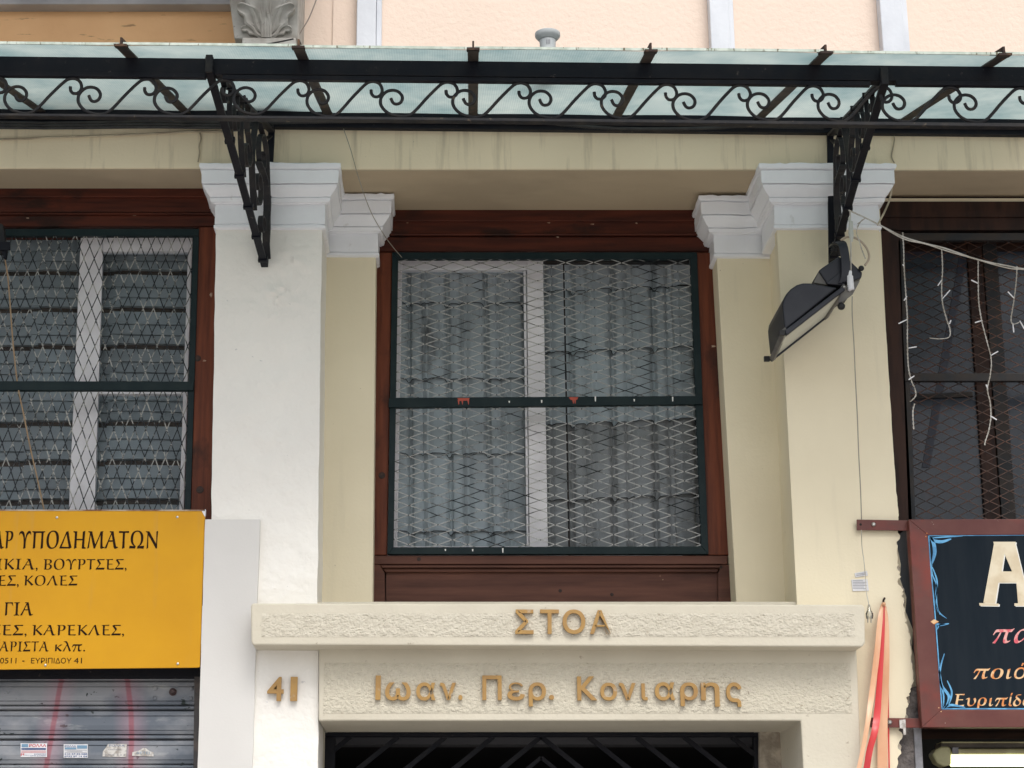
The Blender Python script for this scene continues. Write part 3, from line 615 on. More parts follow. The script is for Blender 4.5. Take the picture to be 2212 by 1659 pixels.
# ================================================================== WINDOWS
def window(loc): 
    o = bpy.data.objects.new('window', None); col.objects.link(o); o.location = loc; o.parent = B; return o
PROFS = [(0, 1), (.10, 1), (.13, 0), (.32, 0), (.345, .30), (.37, 0), (.60, 0), (.625, .30), (.65, 0), (.97, 0)]
gap_brown = M('brown_dust_gap', (0.085, 0.055, 0.038, 1), (0.06, 0.04, 0.03, 1), .8, ns=6)
PROFV = []
for _i in range(20):
    _f = _i / 20; _d = math.exp(-((_f - .12) / .055) ** 2) + .42 * math.exp(-((_f - .45) / .045) ** 2) + .30 * math.exp(-((_f - .62) / .04) ** 2) + .12 * math.sin(_f * 6.28)
    PROFV.append((_f, _d))
def sheet(x0, x1, z0, z1, Y, per, depth, vertical, name, mat, parent, phase=0.0, lean=0.0, skew=0.0):
    a0, a1 = (x0, x1) if vertical else (z0, z1); pts = []
    k = math.floor((a0 - phase) / per) - 1
    while phase + k * per < a1 + per:
        for f, d in (PROFV if vertical else PROFS):
            s_ = phase + (k + f) * per
            if a0 <= s_ <= a1: pts.append((s_, d))
        k += 1
    pts = [(a0, pts[0][1])] + pts + [(a1, pts[-1][1])]
    b0, b1 = (z0, z1) if vertical else (x0, x1); N_ = 6; vs = []; fs = []
    for j in range(N_ + 1):
        t = j / N_; bb = b0 + (b1 - b0) * t
        for s_, d in pts:
            y = Y + d * depth + lean * (t)
            if vertical: vs.append((s_, y, bb + (skew * (s_ - x0) if j == 0 else 0) - (d * .012 if j == 0 else 0)))
            else: vs.append((bb, y, s_ + .004 * math.sin(t * 3.1 + s_ * 2)))
    n = len(pts)
    for j in range(N_):
        for i in range(n - 1): q = j * n + i; fs.append((q, q + 1, q + n + 1, q + n))
    nn = len(vs); vs += [(v[0], v[1] + .0025, v[2]) for v in vs]; fs += [tuple(i + nn for i in reversed(f)) for f in fs]
    rim = [(i, i + 1) for i in range(n - 1)] + [((N_) * n + i + 1, N_ * n + i) for i in range(n - 1)]
    fs += [(b_, a_, a_ + nn, b_ + nn) for a_, b_ in rim]
    if vertical: link('sheet_edge_shadow', MB().tube([Vector(v) + Vector((0, -.001, 0)) for v in vs[:n]], .0016, 5), brown_metal, parent)  # dark strip puts the shadow along the sheet's lower edge into colour
    if not vertical:
        kk = math.floor((a0 - phase) / per)
        while phase + kk * per < a1:
            c0 = max(a0, phase + kk * per - .004); c1 = min(a1, phase + (kk + .125) * per)
            if c1 > c0: link('gap_strip', MB().box(x0, x1, Y + depth * .55, Y + depth * .62, c0, c1), gap_brown, parent)
            kk += 1
    return link(name, MB().add(vs, fs), mat, parent, smooth=vertical)
def frame(parent, name, pts_out, pts_in, Yf, Yb, mat, bevel=.003):
    """four mitred bars between outer and inner measured corners (ul, ur, lr, ll)"""
    for i in range(4):
        j = (i + 1) % 4
        link(name, MB().poly([pts_out[i], pts_out[j], pts_in[j], pts_in[i]], Yf, Yb), mat, parent, bevel=bevel)
def expanded(x0, x1, z0, z1, Y, cw, ch, r, mat, parent, name='mesh', jit=.0012, seed=0, bond=.10):
    """expanded metal: each strand a thin bar, flattened where strands are bonded"""
    mb = MB(); rnd = random.Random(seed); J = {}
    def node(i, j):
        if (i, j) not in J: J[(i, j)] = Vector((rnd.uniform(-jit, jit), rnd.uniform(-jit, jit), rnd.uniform(-jit, jit)))
        return Vector((x0 + i * cw / 2, Y, z0 + j * ch / 2)) + J[(i, j)]
    nx = int((x1 - x0) / (cw / 2)); nz_ = int((z1 - z0) / (ch / 2))
    cw2 = (x1 - x0) / nx * 2; ch2 = (z1 - z0) / nz_ * 2; cw, ch = cw2, ch2
    def bar(a, b, dy):
        d = b - a; L_ = d.length; d.normalize(); e = d * (L_ * .06)
        side = Vector((-d.z, 0, d.x))
        if side.z < 0 or (abs(side.z) < 1e-6 and side.x < 0): side = -side
        a2 = a; b2 = b; w1 = side * r; y1 = Vector((0, r * 1.5, 0)) 
        A = [a2 - w1 - y1, a2 + w1 - y1 * .2, a2 + w1 + y1, a2 - w1 + y1 * .2]; Bp = [b2 - w1 - y1, b2 + w1 - y1 * .2, b2 + w1 + y1, b2 - w1 + y1 * .2]
        mb.add(A + Bp, [(0, 1, 5, 4), (1, 2, 6, 5), (2, 3, 7, 6), (3, 0, 4, 7)])
    wide = cw > ch; off = Vector((cw * .014, 0, 0)) if wide else Vector((0, 0, ch * .008))
    for i in range(nx):
        for j in range(nz_):
            a, b = (node(i, j), node(i + 1, j + 1)) if (i + j) % 2 == 0 else (node(i, j + 1), node(i + 1, j))
            o2 = off if wide else (off if b.z > a.z else -off)
            bar(a + o2, b - o2, 0)
    nb = len(mb.f)
    for i in range(nx + 1):
        for j in range(nz_ + 1):
            if (i + j) % 2 == 0:
                p = node(i, j); bw, bh = (off.x + r * .9, r * 1.1) if wide else (r * 1.1, off.z + r * .9)
                mb.box(p.x - bw, p.x + bw, p.y - r * 1.0, p.y + r * 1.1, p.z - bh, p.z + bh)
    ob = link(name, mb, mat, parent); ob.data.materials.append(node_mat)
    for k, p in enumerate(ob.data.polygons):
        if k >= nb: p.material_index = 1
    return ob

# ---- central window
V0 = window(W(1190, 1300, Y_WIN))
FO = [(846, 462), (1508, 462), (1510, 490), (844, 490)]
link('head_board', MB().poly([(800, 452), (1560, 452), (1560, 478), (800, 478)], Y_WIN, .60), wood, V0, bevel=.004)
link('head_board', MB().poly([(800, 479), (1560, 479), (1560, 508), (800, 508)], Y_WIN + .012, .60), wood, V0, bevel=.003)
link('head_moulding', MB().tube([W(800, 506.5, Y_WIN + .01), W(1560, 506.5, Y_WIN + .01)], .006), wood, V0)
link('head_board', MB().poly([(800, 510), (1560, 510), (1560, 543), (800, 543)], Y_WIN + .018, .60), wood, V0, bevel=.008)
link('side_post', MB().poly([(813, 545), (847, 545), (836, 1199), (807, 1199)], Y_WIN, .60), wood_v, V0, bevel=.004)
link('side_post', MB().poly([(1503, 545), (1552, 545), (1580, 1199), (1529, 1199)], Y_WIN, .60), wood_v, V0, bevel=.004)
link('bottom_rail', MB().poly([(806, 1200), (1572, 1200), (1572, 1219), (806, 1219)], Y_WIN - .004, .60), wood_low, V0, bevel=.004)
link('bottom_moulding', MB().poly([(822, 1221), (1558, 1221), (1554, 1226), (826, 1226)], Y_WIN - .012, .60), wood_low, V0, bevel=.002)
link('bottom_moulding', MB().poly([(826, 1227.5), (1554, 1227.5), (1550, 1236), (832, 1236)], Y_WIN + .004, .60), wood_low, V0, bevel=.005)
link('bottom_panel', MB().poly([(834, 1237), (1550, 1237), (1550, 1312), (834, 1312)], Y_WIN + .022, .60), wood_low, V0)
link('bottom_post', MB().poly([(806, 1220), (821, 1220), (831, 1238), (832, 1312), (804, 1312)], Y_WIN, .60), wood_low, V0, bevel=.003)
link('bottom_post', MB().poly([(1559, 1220), (1580, 1220), (1586, 1312), (1552, 1312), (1551, 1238)], Y_WIN, .60), wood_low, V0, bevel=.003)
YS = .62
# white sash: left leaf frame and centre post
sx = lambda u, v: (u, v)
link('sash_stile', MB().poly([(852, 552), (869, 552), (858, 1200), (842, 1200)], YS, YS + .05), upvc, V0, bevel=.003)
link('sash_stile', MB().poly([(1138, 552), (1173, 552), (1184, 1200), (1144, 1200)], YS - .004, YS + .05), upvc, V0, bevel=.003)
link('sash_bead', MB().poly([(1131, 585), (1136, 585), (1142, 1178), (1138, 1178)], YS + .006, YS + .05), upvc, V0, bevel=.001)
link('sash_rail', MB().poly([(850, 552), (1140, 552), (1140, 583), (850, 583)], YS + .003, YS + .05), upvc, V0, bevel=.003)
link('sash_rail', MB().poly([(850, 1180), (1144, 1180), (1144, 1200), (850, 1200)], YS + .003, YS + .05), upvc, V0, bevel=.003)
link('sash_rail', MB().poly([(1172, 552), (1520, 552), (1520, 566), (1172, 566)], YS + .01, YS + .05), brown_metal, V0, bevel=.002)
link('pane', MB().poly([(866, 580), (1140, 580), (1146, 1185), (858, 1185)], YS + .03, YS + .034), glass, V0)
link('pane', MB().poly([(1172, 560), (1520, 560), (1530, 1200), (1180, 1200)], YS + .045, YS + .049), glass, V0)
link('glazing_bar', MB().poly([(1216, 566), (1219, 566), (1232, 1200), (1228, 1200)], YS + .036, YS + .044), brown_metal, V0)
per = px(85, 900, .7)
zt0 = W(1000, 545, YS + .1).z; zb0 = W(1000, 1205, YS + .1).z
xL = W(838, 900, YS + .1).x; xM = W(1150, 900, YS + .1).x; xM2 = W(1165, 900, YS + .1).x; xR = W(1540, 900, YS + .1).x
for (vs_, ve) in ((545, 655), (640, 818), (800, 980), (960, 1148), (1130, 1210)):
    k = (545, 640, 800, 960, 1130).index(vs_)
    sheet(xL, xM, W(1000, ve, YS + .12).z, W(1000, vs_, YS + .12).z, YS + .115, per, .042, True, 'corrugated_sheet', sheet_grey, V0, phase=.01 + .006 * k, lean=.022)
for k, (vs_, ve) in enumerate(((545, 630), (615, 762), (745, 918), (900, 1082), (1065, 1215))):
    sheet(xM2, xR, W(1000, ve, YS + .12).z, W(1000, vs_, YS + .12).z, YS + .12, per * 1.06, .044, True, 'corrugated_sheet', (sheet_grey, sheet_grey, sheet_grey, sheet_brown, sheet_brown)[k], V0, phase=.03 - .006 * k, lean=.024, skew=.045)
link('backing_board', MB().box(xL - .1, xR + .1, .82, .86, zb0 - .2, zt0 + .15), dark_room, V0)

# ---- left window
YL = .22
V1 = window(W(200, 1300, YL))
x_l = LX
def lrow(name, v0, v1, Yf, mat, bev=.004, u1=474):
    a = W(u1, v0, Yf); b = W(u1, v1, Yf); return link(name, MB().box(LX, a.x, Yf, .42, b.z, a.z), mat, V1, bevel=bev)
lrow('head_board', 405, 425.5, YL, wood); lrow('head_board', 426.5, 458, YL + .014, wood); lrow('head_moulding', 459, 463, YL + .008, wood, .002); lrow('head_board', 464, 489, YL + .02, wood, .007)
link('side_post', MB().poly([(429, 490), (474, 490), (460, 1130), (411, 1130)], YL, .42), wood_v, V1, bevel=.004)
YS1 = .37
zt1 = W(200, 500, YS1).z; zb1 = W(200, 1140, YS1).z
link('sash_stile', MB().poly([(174, 510), (221, 510), (202, 1130), (147, 1130)], YS1, YS1 + .05), upvc, V1, bevel=.004)
link('sash_bead', MB().poly([(217, 512), (222, 545), (203, 1130), (197, 1130)], YS1 - .006, YS1 + .001), upvc, V1)
link('sash_rail', MB().poly([(221, 510), (420, 510), (420, 543), (220, 543)], YS1 + .004, YS1 + .05), upvc, V1, bevel=.004)
link('sash_rail', MB().poly([(208, 846), (406, 846), (406, 851), (208, 851)], YS1 + .004, YS1 + .05), upvc, V1, bevel=.002)
link('sash_stile', MB().poly([(407, 512), (416, 512), (396, 1130), (386, 1130)], YS1 - .002, YS1 + .05), upvc, V1, bevel=.003)
link('pane', MB().poly([(-700, 505), (178, 505), (150, 1130), (-700, 1130)], YS1 + .03, YS1 + .034), glass, V1)
link('pane', MB().poly([(219, 540), (408, 540), (388, 1130), (200, 1130)], YS1 + .03, YS1 + .034), glass, V1)
perl = px(86, 900, .5)
# horizontal slatted sheets, overlapping sideways
for (ua, ub, dy) in ((-900, 75, .0), (60, 250, .004), (235, 470, .008)):
    sheet(W(ua, 900, .5).x, W(ub, 900, .5).x, W(1000, 845, .5).z, zt1 + .05, YS1 + .10 - dy, perl, .035, False, 'slatted_sheet', sheet_blue, V1, phase=W(1000, 597, .5).z)
    sheet(W(ua, 900, .5).x, W(ub - 12, 900, .5).x, zb1 - .05, W(1000, 846, .5).z, YS1 + .10 - dy, perl, .035, False, 'slatted_sheet', sheet_blue, V1, phase=W(1000, 924, .5).z)
link('backing_board', MB().box(LX, W(474, 900, .6).x, .56, .60, zb1 - .3, zt1 + .2), brown_gap, V1)

plug = M('dark_timber_plug', (.02, .010, .007, 1), (.05, .02, .012, 1), .6, ns=60)
scuff = M('pale_timber_scuff', (.42, .30, .22, 1), (.25, .14, .09, 1), .7, ns=60)
for (u, v, r2, Y_, par) in ((427, 774, 7.5, YL, V1), (432, 1058, 8.5, YL, V1), (825, 1027, 8, Y_WIN, V0), (1556, 1225, 5, Y_WIN, V0), (1160, 1216, 3, Y_WIN, V0), (905, 1208, 4.5, Y_WIN - .004, V0), (1210, 1276, 4, Y_WIN + .022, V0), (1322, 1284, 4, Y_WIN + .022, V0)):
    link('timber_knot', MB().lathe(W(u, v, Y_ - .0008), [(px(r2), 0), (px(r2 * .8), .0012), (.0005, .0008)], 14, 'y'), plug, par)
for (u, v, w_, h_, Y_, par) in ((456, 637, 6, 9, YL, V1), (441, 779, 7, 5, YL, V1), (1541, 748, 9, 5, Y_WIN, V0), (1280, 484, 8, 3, Y_WIN + .012, V0), (1186, 481, 6, 3, Y_WIN + .012, V0), (1375, 482, 5, 3, Y_WIN + .012, V0), (1205, 512, 5, 2.5, Y_WIN + .018, V0), (1426, 1244, 3, 3, Y_WIN + .022, V0), (1432, 1252, 2, 2, Y_WIN + .022, V0), (60, 471, 6, 3, YL + .02, V1), (290, 465, 7, 3, YL + .02, V1), (880, 481, 5, 2.5, Y_WIN + .012, V0)):
    k_ = [(u + w_ * .5 * math.cos(a_) * (1 + .4 * math.sin(3 * a_ + u)), v + h_ * .5 * math.sin(a_) * (1 + .3 * math.cos(2 * a_ + v))) for a_ in [2 * math.pi * q / 8 for q in range(8)]]
    link('paint_scuff', MB().poly(k_, Y_ - .0012, Y_ - .0002), scuff, par)

# ---- right window (dark)
YR = .30
V2 = window(W(2100, 1300, YR))
def rrow(name, v0, v1, Yf, mat, u0=1885, bev=.004):
    a = W(u0, v0, Yf); b = W(u0, v1, Yf); return link(name, MB().box(a.x, RX, Yf, .55, b.z, a.z), mat, V2, bevel=bev)
link('head_plaster', MB().box(W(1890, 405, YR - .02).x, RX, YR - .03, .55, W(2000, 428, YR - .03).z, W(2000, 380, 0).z), cream, V2, bevel=.004)
rrow('head_board', 424, 468, YR, wood_dark); rrow('head_board', 469, 497, YR + .015, wood_dark)
link('side_post', MB().poly([(1880, 498), (1946, 498), (1952, 700), (1972, 1130), (1925, 1130)], YR, .55), wood_dark, V2, bevel=.004)
YS2 = .50
link('sash_stile', MB().poly([(2088, 520), (2120, 520), (2163, 1130), (2128, 1130)], YS2 - .006, YS2 + .04), wood_dark, V2, bevel=.003)
link('sash_stile', MB().poly([(2122, 520), (2152, 520), (2196, 1130), (2165, 1130)], YS2 - .014, YS2 + .04), brown_metal, V2, bevel=.003)
link('sash_rail', MB().poly([(1950, 508), (2500, 508), (2500, 542), (1950, 542)], YS2, YS2 + .04), wood_dark, V2)
link('sash_rail', MB().poly([(1958, 852), (2100, 846), (2102, 856), (1960, 862)], YS2 - .004, YS2 + .04), brown_metal, V2)
link('pane', MB().poly([(1950, 530), (2093, 530), (2133, 1140), (1965, 1140)], YS2 + .01, YS2 + .014), dark_glass, V2)
link('pane', MB().poly([(2152, 530), (2700, 530), (2700, 1140), (2190, 1140)], YS2 + .01, YS2 + .014), dark_glass, V2)
link('pane_shadow_band', MB().ribbon([W(2082, 545, .508), W(2000, 1010, .508)], (1, 0, 0), .035, .004), M('dark_blue_pane_shadow', (.013, .018, .034, 1), None, .4), V2)  # dark blue strip painting a diagonal shadow band across the glass
link('backing_board', MB().box(W(1925, 900, .6).x, RX, .60, .64, W(2000, 1170, .6).z, W(2000, 440, .6).z), dark_room, V2)

# ================================================================== SECURITY GRILLES
def grille_thing(loc, label): return thing('security_grille', loc, label, 'window grille')
G0 = grille_thing(W(1190, 1197, .46), 'central window grille of flat wide diamonds with chipped white paint on dark green bars')
YG = .455
frame(G0, 'frame_bar', [(847, 545), (1506, 545), (1531, 1197), (837, 1197)], [(860, 559), (1491, 559), (1515, 1180), (850, 1182)], YG, YG + .03, green_metal, .002)
MIDB = link('middle_bar', MB().poly([(840, 859), (1516, 855), (1518, 873), (839, 880)], YG - .012, YG + .02), green_metal, G0, bevel=.002)
cwm = px(60.6, 900, YG); chm = px(20.2, 700, YG)
expanded(W(857, 700, YG).x, W(1500, 700, YG).x, W(1000, 862, YG).z, W(1000, 556, YG).z, YG + .012, cwm, chm, .0019, grille_mat, G0, seed=1)
expanded(W(852, 1000, YG).x, W(1510, 1000, YG).x, W(1000, 1186, YG).z, W(1000, 872, YG).z, YG + .012, cwm, chm * 1.02, .0019, grille_mat, G0, seed=2)
for (u, v, w_, drips) in ((1001, 860, 27, (0, 8, 21)), (1239, 858, 20, (6, 10))):
    pts = [(u - w_ / 2, v), (u + w_ / 2, v)]
    mb = MB().poly([(u - w_ / 2, v), (u + w_ / 2, v), (u + w_ / 2 - 2, v + 5), (u - w_ / 2 + 4, v + 6)], YG - .0135, YG - .0122)
    for d in drips: mb.poly([(u - w_ / 2 + d + 1, v + 4), (u - w_ / 2 + d + 5, v + 4), (u - w_ / 2 + d + 4.4, v + 13), (u - w_ / 2 + d + 3, v + 14)], YG - .0134, YG - .0121)
    p_ = link('paint_drip', mb, red_drip, G0); p_['label'] = 'red paint drip'
for (u, v, h) in ((1286, 856, 11), (1370, 862, 5), (1453, 857, 10), (1170, 864, 6), (1086, 1184, 10), (1021, 1186, 5), (962, 1186, 4), (1100, 866, 4)):
    link('white_drip', MB().poly([(u - 1.6, v), (u + 1.6, v), (u + 1.3, v + h), (u - .8, v + h)], YG - .0136 if v < 1000 else YG - .0015, YG - .0122 if v < 1000 else YG - .0002), paint_white, G0)

G1 = grille_thing(W(200, 1105, .2), 'left window grille of tall narrow diamonds above the yellow sign')
YG1 = .215
xg0 = LX + .05
link('frame_bar', MB().box(xg0, W(430, 494, YG1).x, YG1, YG1 + .03, W(300, 509, YG1).z, W(300, 494, YG1).z), green_metal, G1, bevel=.002)
link('frame_bar', MB().poly([(416, 510), (430, 510), (411, 1125), (398, 1125)], YG1, YG1 + .03), green_metal, G1, bevel=.002)
link('middle_bar', MB().poly([(-900, 821), (419, 824), (417, 843), (-900, 842)], YG1 - .014, YG1 + .015), green_metal, G1, bevel=.002)
cwl = px(22.6, 900, YG1); chl = px(57, 700, YG1)
xgr = W(409, 900, YG1).x
xs0 = xgr - cwl * 40
expanded(xs0, xgr + .003, W(300, 829, YG1).z, W(300, 503, YG1).z, YG1 + .012, cwl, chl, .0020, grille_mat2, G1, seed=3)
expanded(xs0, xgr - .006, W(300, 1140, YG1).z, W(300, 836, YG1).z, YG1 + .012, cwl, chl, .0020, grille_mat2, G1, seed=4)

G2 = grille_thing(W(2100, 1120, .28), 'right window grille of rusty brown diamonds over dark glass')
YG2 = .30
link('frame_bar', MB().box(W(1942, 500, YG2).x, RX, YG2, YG2 + .03, W(2000, 519, YG2).z, W(2000, 503, YG2).z), brown_metal, G2, bevel=.002)
link('frame_bar', MB().poly([(1940, 519), (1954, 519), (1978, 1130), (1962, 1130)], YG2, YG2 + .03), brown_metal, G2, bevel=.002)
link('middle_bar', MB().poly([(1954, 806), (2800, 806), (2800, 823), (1955, 823)], YG2 - .006, YG2 + .02), brown_metal, G2, bevel=.002)
expanded(W(1958, 800, YG2).x, RX - .1, W(2000, 1135, YG2).z, W(2000, 512, YG2).z, YG2 + .014, px(45, 900, YG2), px(21.5, 900, YG2), .0019, grille_mat3, G2, seed=5)

# ================================================================== ENTRANCE GATE
YGT = .46
GT = thing('entrance_gate', (W(1170, 1600, YGT).x, YGT, 0), 'black iron entrance gate with chevron bars under the lettered lintel', 'gate')
gx0 = W(701, 1600, YGT).x; gx1 = W(1648, 1600, YGT).x; gz = W(1000, 1583, YGT).z; z_s = W(1000, 1591, YGT).z
for n_, a in (('top_rail', (gx0, gx1, z_s, gz)), ('side_rail', (gx0, gx0 + .045, 0.02, z_s - .001)), ('side_rail', (gx1 - .04, gx1, 0.02, z_s - .001)), ('bottom_rail', (gx0 + .046, gx1 - .041, 0.02, .10))):
    link(n_, MB().box(a[0], a[1], YGT, YGT + .04, a[2], a[3]), black_iron, GT, bevel=.003)
xc = W(1169, 1591, YGT).x; sp = px(103, 1591, YGT); slope = 68 / 90
proto = {}
for s_ in (-1, 1):
    for k in range(0, 5):
        x = xc + s_ * k * sp; ln = .62; lim = (x - gx0 if s_ < 0 else gx1 - x); dx = min(ln, lim - .03)
        if dx < .05: continue
        mb = MB().ribbon([(x, YGT + .012, z_s), (x + s_ * dx, YGT + .012, z_s - dx * .80)], (0, 1, 0), .014, .020)
        link('gate_bar', mb, black_iron, GT)
    for q in (.085, .17, .255):
        link('gate_bar', MB().ribbon([(xc, YGT + .028, z_s - q), (xc + s_ * .62, YGT + .028, z_s - q - .62 * .80)], (0, 1, 0), .014, .016), black_iron, GT)
for k in range(11):
    x = gx0 + .12 + k * (gx1 - gx0 - .2) / 10; link('gate_bar', MB().box(x - .008, x + .008, YGT + .01, YGT + .026, .10, z_s - .72), black_iron, GT)

# ================================================================== CANOPY
YC = -1.20
C0 = thing('glass_canopy', W(1106, 262, -.6), 'street canopy of frosted ribbed panels on black iron with scrollwork fringe', 'canopy')
# height of the beam falls slightly to the right: read at two ends
def zline(vl, vr, Y):
    a = W(0, vl, Y); b = W(2212, vr, Y); k = (b.z - a.z) / (b.x - a.x); return lambda x: a.z + k * (x - a.x)
zbt = zline(121, 144, YC); zbb = zline(155, 177, YC); zr0 = zline(157, 179.5, YC); zr1 = zline(164.5, 187, YC); zf0 = zline(246.5, 268, YC); zf1 = zline(252, 276, YC)
XL, XR = -2.9, 3.6
def hbar(name, zt, zb, Y0, Y1, mat, bev=.002, x0=XL, x1=XR, parent=None):
    a = [(x0, Y0, zb(x0)), (x1, Y0, zb(x1)), (x1, Y0, zt(x1)), (x0, Y0, zt(x0))]; b = [(p[0], Y1, p[2]) for p in a]
    return link(name, MB().hexa(a, b), mat, parent or C0, bevel=bev)
hbar('front_beam', zbt, zbb, YC, YC + .045, black_iron, .003)
xj = W(452, 160, YC).x; xk = W(1880, 180, YC).x; xk2 = W(1935, 180, YC).x
hbar('fringe_rail', lambda x: zr0(x) + .004, zr1, YC - .006, YC + .018, black_iron, .002, XL, xj - .012)
hbar('fringe_rail', lambda x: zr0(x) - .001, lambda x: zr1(x) - .004, YC - .006, YC + .018, black_iron, .002, xj + .05, xk)
hbar('fringe_rail', lambda x: zr0(x) + .004, zr1, YC - .006, YC + .018, black_iron, .002, xk2, XR)
hbar('fringe_rail', zf0, zf1, YC - .010, YC + .022, worn_iron, .002)
# scrolls
SC = [(925, 540), (928, 565), (945, 585), (972, 585), (993, 565), (997, 535), (982, 502), (955, 486), (925, 484), (893, 498), (845, 545), (795, 600), (745, 660), (708, 698), (675, 716), (632, 718), (580, 705), (540, 680), (512, 640), (508, 600), (522, 568), (550, 543), (585, 535), (620, 545), (643, 572), (646, 600), (632, 624), (608, 632), (588, 622), (574, 592)]
apx = [-330, -170, -10, 152, 313, 481, 645, 803, 965, 1123, 1286, 1440, 1598, 1756, 1905, 2052, 2205, 2360, 2520, 2680]
k0 = .337 * px(1, 200, YC)
sm = None
for i, u in enumerate(apx):
    x = W(u, 200, YC).x; zt = zr1(x) - .003; zb = zf0(x) + .009; kz = (zt - zb) / ((720 - 482) * .337 * px(1, 200, YC)) * .337 * px(1, 200, YC)
    if sm is None:
        P = smoothpath([Vector(((a - 930) * k0 * 1.005, 0, -(b - 482) * kz)) for a, b in SC], 4)
        dummy = MB().tube(P, .0062, 8); o = link('scroll', MB().add([v + wpos(C0) for v in dummy.v], dummy.f), worn_iron, C0, smooth=True); sm = o
    else:
        o = sm.copy(); col.objects.link(o); o.parent = C0
    o.location = Vector((x, YC + .006, zt)) - wpos(C0); o.scale = (random.uniform(.965, 1.035), 1, random.uniform(.985, 1.01)); o.rotation_euler = (random.uniform(-.03, .03), random.uniform(-.02, .02), 0)
# panels and ribs
SL = .249; OV = .17
zback = lambda x: zbt(x) + SL * (1.2 + .02) + .012
fr = [-500, -120, 262, 645, 1022, 1405, 1782, 2166, 2550]
bk = [-200, 100, 410, 712, 1022, 1327, 1630, 1940, 2250]
ribs = []
for f_, b_ in zip(fr, bk):
    xf = W(f_, 105, YC - OV).x; zf = zbt(xf) - SL * OV
    xb = W(b_, 250, 0.02).x; zb = zback(xb)
    # extend the rib straight between front and back points
    A = Vector((xf, YC - OV - .015, zf + .0)); Bq = Vector((xb, .03, zb)); ribs.append((A, Bq))
    d = (Bq - A).normalized(); sd_ = Vector((1, 0, 0)); up = Vector((0, 0, 1))
    w_ = .020; mb = MB()
    fl = [A + sd_ * -w_, A + sd_ * w_, A + sd_ * w_ - up * .006, A + sd_ * -w_ - up * .006]; bl = [Bq + sd_ * -w_, Bq + sd_ * w_, Bq + sd_ * w_ - up * .006, Bq + sd_ * -w_ - up * .006]
    mb.hexa(fl, bl); rb = link('rib', mb, rib_metal, C0)
    fl = [A + sd_ * -.0035, A + sd_ * .0035, A + sd_ * .0035 + up * .032, A + sd_ * -.0035 + up * .032]; bl = [p - A + Bq for p in fl]
    link('rib_web', MB().hexa(fl, bl), rust_edge, rb)
    # rusted cut end
    e = MB().hexa([A + Vector((-w_ - .003, -.012, -.008)), A + Vector((w_ + .003, -.012, -.008)), A + Vector((w_ + .003, -.012, .001)), A + Vector((-w_ - .003, -.012, .001))],
                  [A + Vector((-w_ - .003, .03, -.008 + .01)), A + Vector((w_ + .003, .03, .002)), A + Vector((w_ + .003, .03, .011)), A + Vector((-w_ - .003, .03, .011))])
    link('rib_end', e, rust_edge, rb)
edge_m = M('panel_edge_channel', (.50, .56, .50, 1), (.36, .42, .36, 1), .6, ns=26, spots=(70, .60, .05, (.10, .09, .05, 1), (1, 1, .2)))
for i in range(len(ribs) - 1):
    (A, B1), (A2, B2) = ribs[i], ribs[i + 1]; g_ = .007; jit = .002 * (i % 3)
    nx, ny = 24, 10; vs = []; fs = []
    for j in range(ny + 1):
        t = j / ny; p = A.lerp(B1, t); q = A2.lerp(B2, t); p.x += g_; q.x -= g_
        for k in range(nx + 1):
            r_ = p.lerp(q, k / nx); r_.z += .004 + jit + .003 * math.sin(k / nx * math.pi) - (.0 if j else .002); r_.y += (.014 if j == 0 else 0); vs.append(r_)
    for j in range(ny):
        for k in range(nx): a = j * (nx + 1) + k; fs.append((a, a + 1, a + nx + 2, a + nx + 1))
    link('canopy_panel', MB().add(vs, fs), poly_mat, C0, smooth=True)
    a = A + Vector((g_, .006, .002 + jit)); b = A2 + Vector((-g_, .006, .002 + jit)); up = Vector((0, 0, .010)); bkv = Vector((0, .006, .001))
    link('panel_edge', MB().hexa([a, b, b + up, a + up], [a + bkv, b + bkv, b + up + bkv, a + up + bkv]), edge_m, C0)
# wall channel that carries the back of the canopy
hbar('wall_channel', lambda x: zback(x) - .004, lambda x: zback(x) - .052, -.062, -.002, black_iron, .003)
hbar('wall_channel', lambda x: zback(x) - .053, lambda x: zback(x) - .075, -.035, -.002, black_iron, .003)
